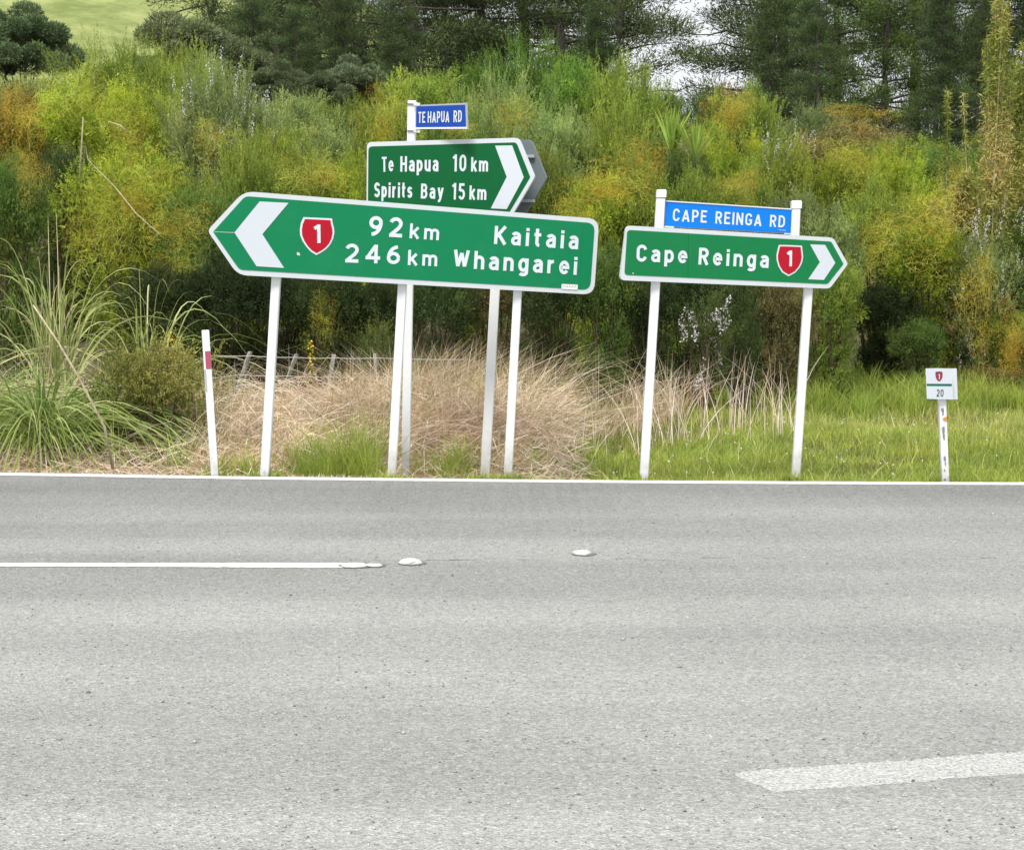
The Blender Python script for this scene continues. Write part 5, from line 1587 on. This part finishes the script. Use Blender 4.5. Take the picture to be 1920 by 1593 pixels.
# ---- tall straw-leaved thicket at the right
def lance(px, ytop, ybot, hw, d, n, label, seed, tint=.5, culm=6):
    r = np.random.default_rng(seed); c = P(px, ytop, d); z0 = gz1(c.x, d); H = c.z - z0; zb = max(P(px, ybot, d).z - z0, 0.1)
    Rw = hw / FPX * d
    t_ = thing('lance_leaved_thicket', label, 'plant', (c.x, d, z0))
    mb = MB(); V, T = [], []
    for q in range(culm):
        x = r.uniform(-.55, .55) * Rw; y = r.uniform(-.5, .5) * Rw
        top = H * r.uniform(.8, 1.0); lx = r.normal(0, .12)
        mb.tube([Vector((x * .5, y * .5, -.1)), Vector((x * .8, y, top * .5)), Vector((x + lx, y, top))], [.014, .011, .004], 5)
        m = n // culm; z = zb + (top - zb) * r.random(m); f = z / top
        cx = x * (.5 + .5 * f) + lx * f * f
        rad = (Rw * .45 * (1.15 - f ** 3 * .9))
        pos = np.stack([cx + r.normal(0, 1, m) * rad * .55, y + r.normal(0, 1, m) * rad * .55, z], 1)
        out_ = np.stack([pos[:, 0] - cx, pos[:, 1] - y, np.zeros(m)], 1)
        D = unit(out_ * .8 + r.normal(0, .35, (m, 3)) + [0, 0, -.1])
        v, ti = quads(pos, D, r.uniform(.045, .10, m), r.uniform(.008, .014, m), r, np.clip(r.normal(tint, .22, m) + .25 * np.sin(z * 3 + seed), 0, 1))
        V.append(v); T.append(ti)
    v = np.concatenate(V); ti = np.concatenate(T)
    o = bpy.data.objects.new('leaves', raw_mesh('lance_leaves', v, np.arange(len(v)).reshape(-1, 4), 4, ti, M_bamboo)); COL.objects.link(o); o.parent = t_
    me = bpy.data.meshes.new('culms'); me.from_pydata(mb.v, [], mb.f); me.materials.append(M_straw)
    o = bpy.data.objects.new('stems', me); COL.objects.link(o); o.parent = t_
lance(1872, -40, 560, 40, 20.4, 14000, 'tall straw-leaved thicket column rising past the pines at the right', 81, .58, 7)
lance(1930, 60, 640, 55, 20.8, 20000, 'green lance-leaved thicket cut off by the right edge', 82, .42, 8)
lance(1800, 300, 600, 60, 21.0, 15000, 'lower lance-leaved thicket left of the tall straw column', 83, .45, 8)
lance(1779, 140, 420, 10, 21.4, 700, 'thin leafy sapling standing alone against the dark conifers', 84, .4, 1)
lance(1829, 105, 420, 7, 21.0, 350, 'bare pale cane right of the thin sapling', 85, .4, 1)

# ---- pale sticks at the left
def stick(pts, d, rad, label, name='dead_stalk'):
    P3 = [P(x, y, d + dd) for x, y, dd in pts]
    mb = MB(); mb.tube(P3, list(np.linspace(rad, rad * .5, len(P3))), 6)
    o = mb.build(name, M_straw, None, True)
    tag(o, label, 'dead stalk')
stick([(212, 880, 0), (196, 800, -.05), (150, 712, -.1), (108, 640, -.1), (62, 572, 0)], 13.9, .012, 'long pale dead stalk leaning left through the arching grass')
stick([(146, 430, .9), (150, 325, .3), (156, 221, 0)], 21.0, .014, 'broken pale upright stick above the arching grass')
stick([(300, 440, -.2), (255, 400, 0), (215, 350, .1), (165, 300, .3), (160, 274, .3), (150, 345, .4)], 19.3, .006, 'thin pale cane bending down across the largest vine tangle')
stick([(237, 246, .3), (225, 235, .3), (203, 228, .6), (190, 260, .9)], 22.6, .009, 'short bent pale twig high in the upper left shrub')

# ---- wire fence behind the dry grass
fd = 16.7
fn = thing('wire_fence', 'old wire fence with weathered split posts half buried in the dry grass', 'fence', P(640, 830, fd))
for (bx, tx, ty, w) in ((385, 468, 661, 8.5), (468, 556, 664, 8.5), (590, 626, 666, 8), (720, 703, 664, 7), (300, 300, 690, 8)):
    a = P(bx, 800, fd); b_ = P(tx, ty, fd)
    a.z = gz1(a.x, fd) - .3
    r = random.Random(bx); mb = MB(); K = 7; vs = []
    for q in range(6):
        c = a.lerp(b_, q / 5)
        for i in range(K):
            an = 2 * math.pi * i / K; rr = w / FPX * fd / 2 * (1 + .28 * math.sin(i * 2.3 + bx) + r.uniform(-.08, .08))
            vs.append(c + Vector((math.cos(an) * rr, math.sin(an) * rr, .012 * math.sin(i * 3.1 + bx) if q == 5 else 0)))
    fs = [(q * K + i, q * K + (i + 1) % K, (q + 1) * K + (i + 1) % K, (q + 1) * K + i) for q in range(5) for i in range(K)]
    fs.append(tuple(5 * K + i for i in range(K)))
    mb.add(vs, fs); mb.build('fence_post', M_oldwood, fn)
for ys in ([(300, 690), (400, 666), (467, 667), (556, 670), (626, 671), (703, 671), (870, 674)], [(330, 715), (450, 702.5), (545, 705), (620, 707), (700, 706), (870, 712)]):
    mb = MB(); pts = []
    for (x0, y0), (x1, y1) in zip(ys[:-1], ys[1:]):
        for t in (0, .33, .66): pts.append(P(x0 + (x1 - x0) * t, y0 + (y1 - y0) * t + (1.2 if t else 0), fd - .06))
    pts.append(P(ys[-1][0], ys[-1][1], fd - .06))
    mb.tube(pts, .0032, 5); mb.build('wire', M_alu_light, fn)
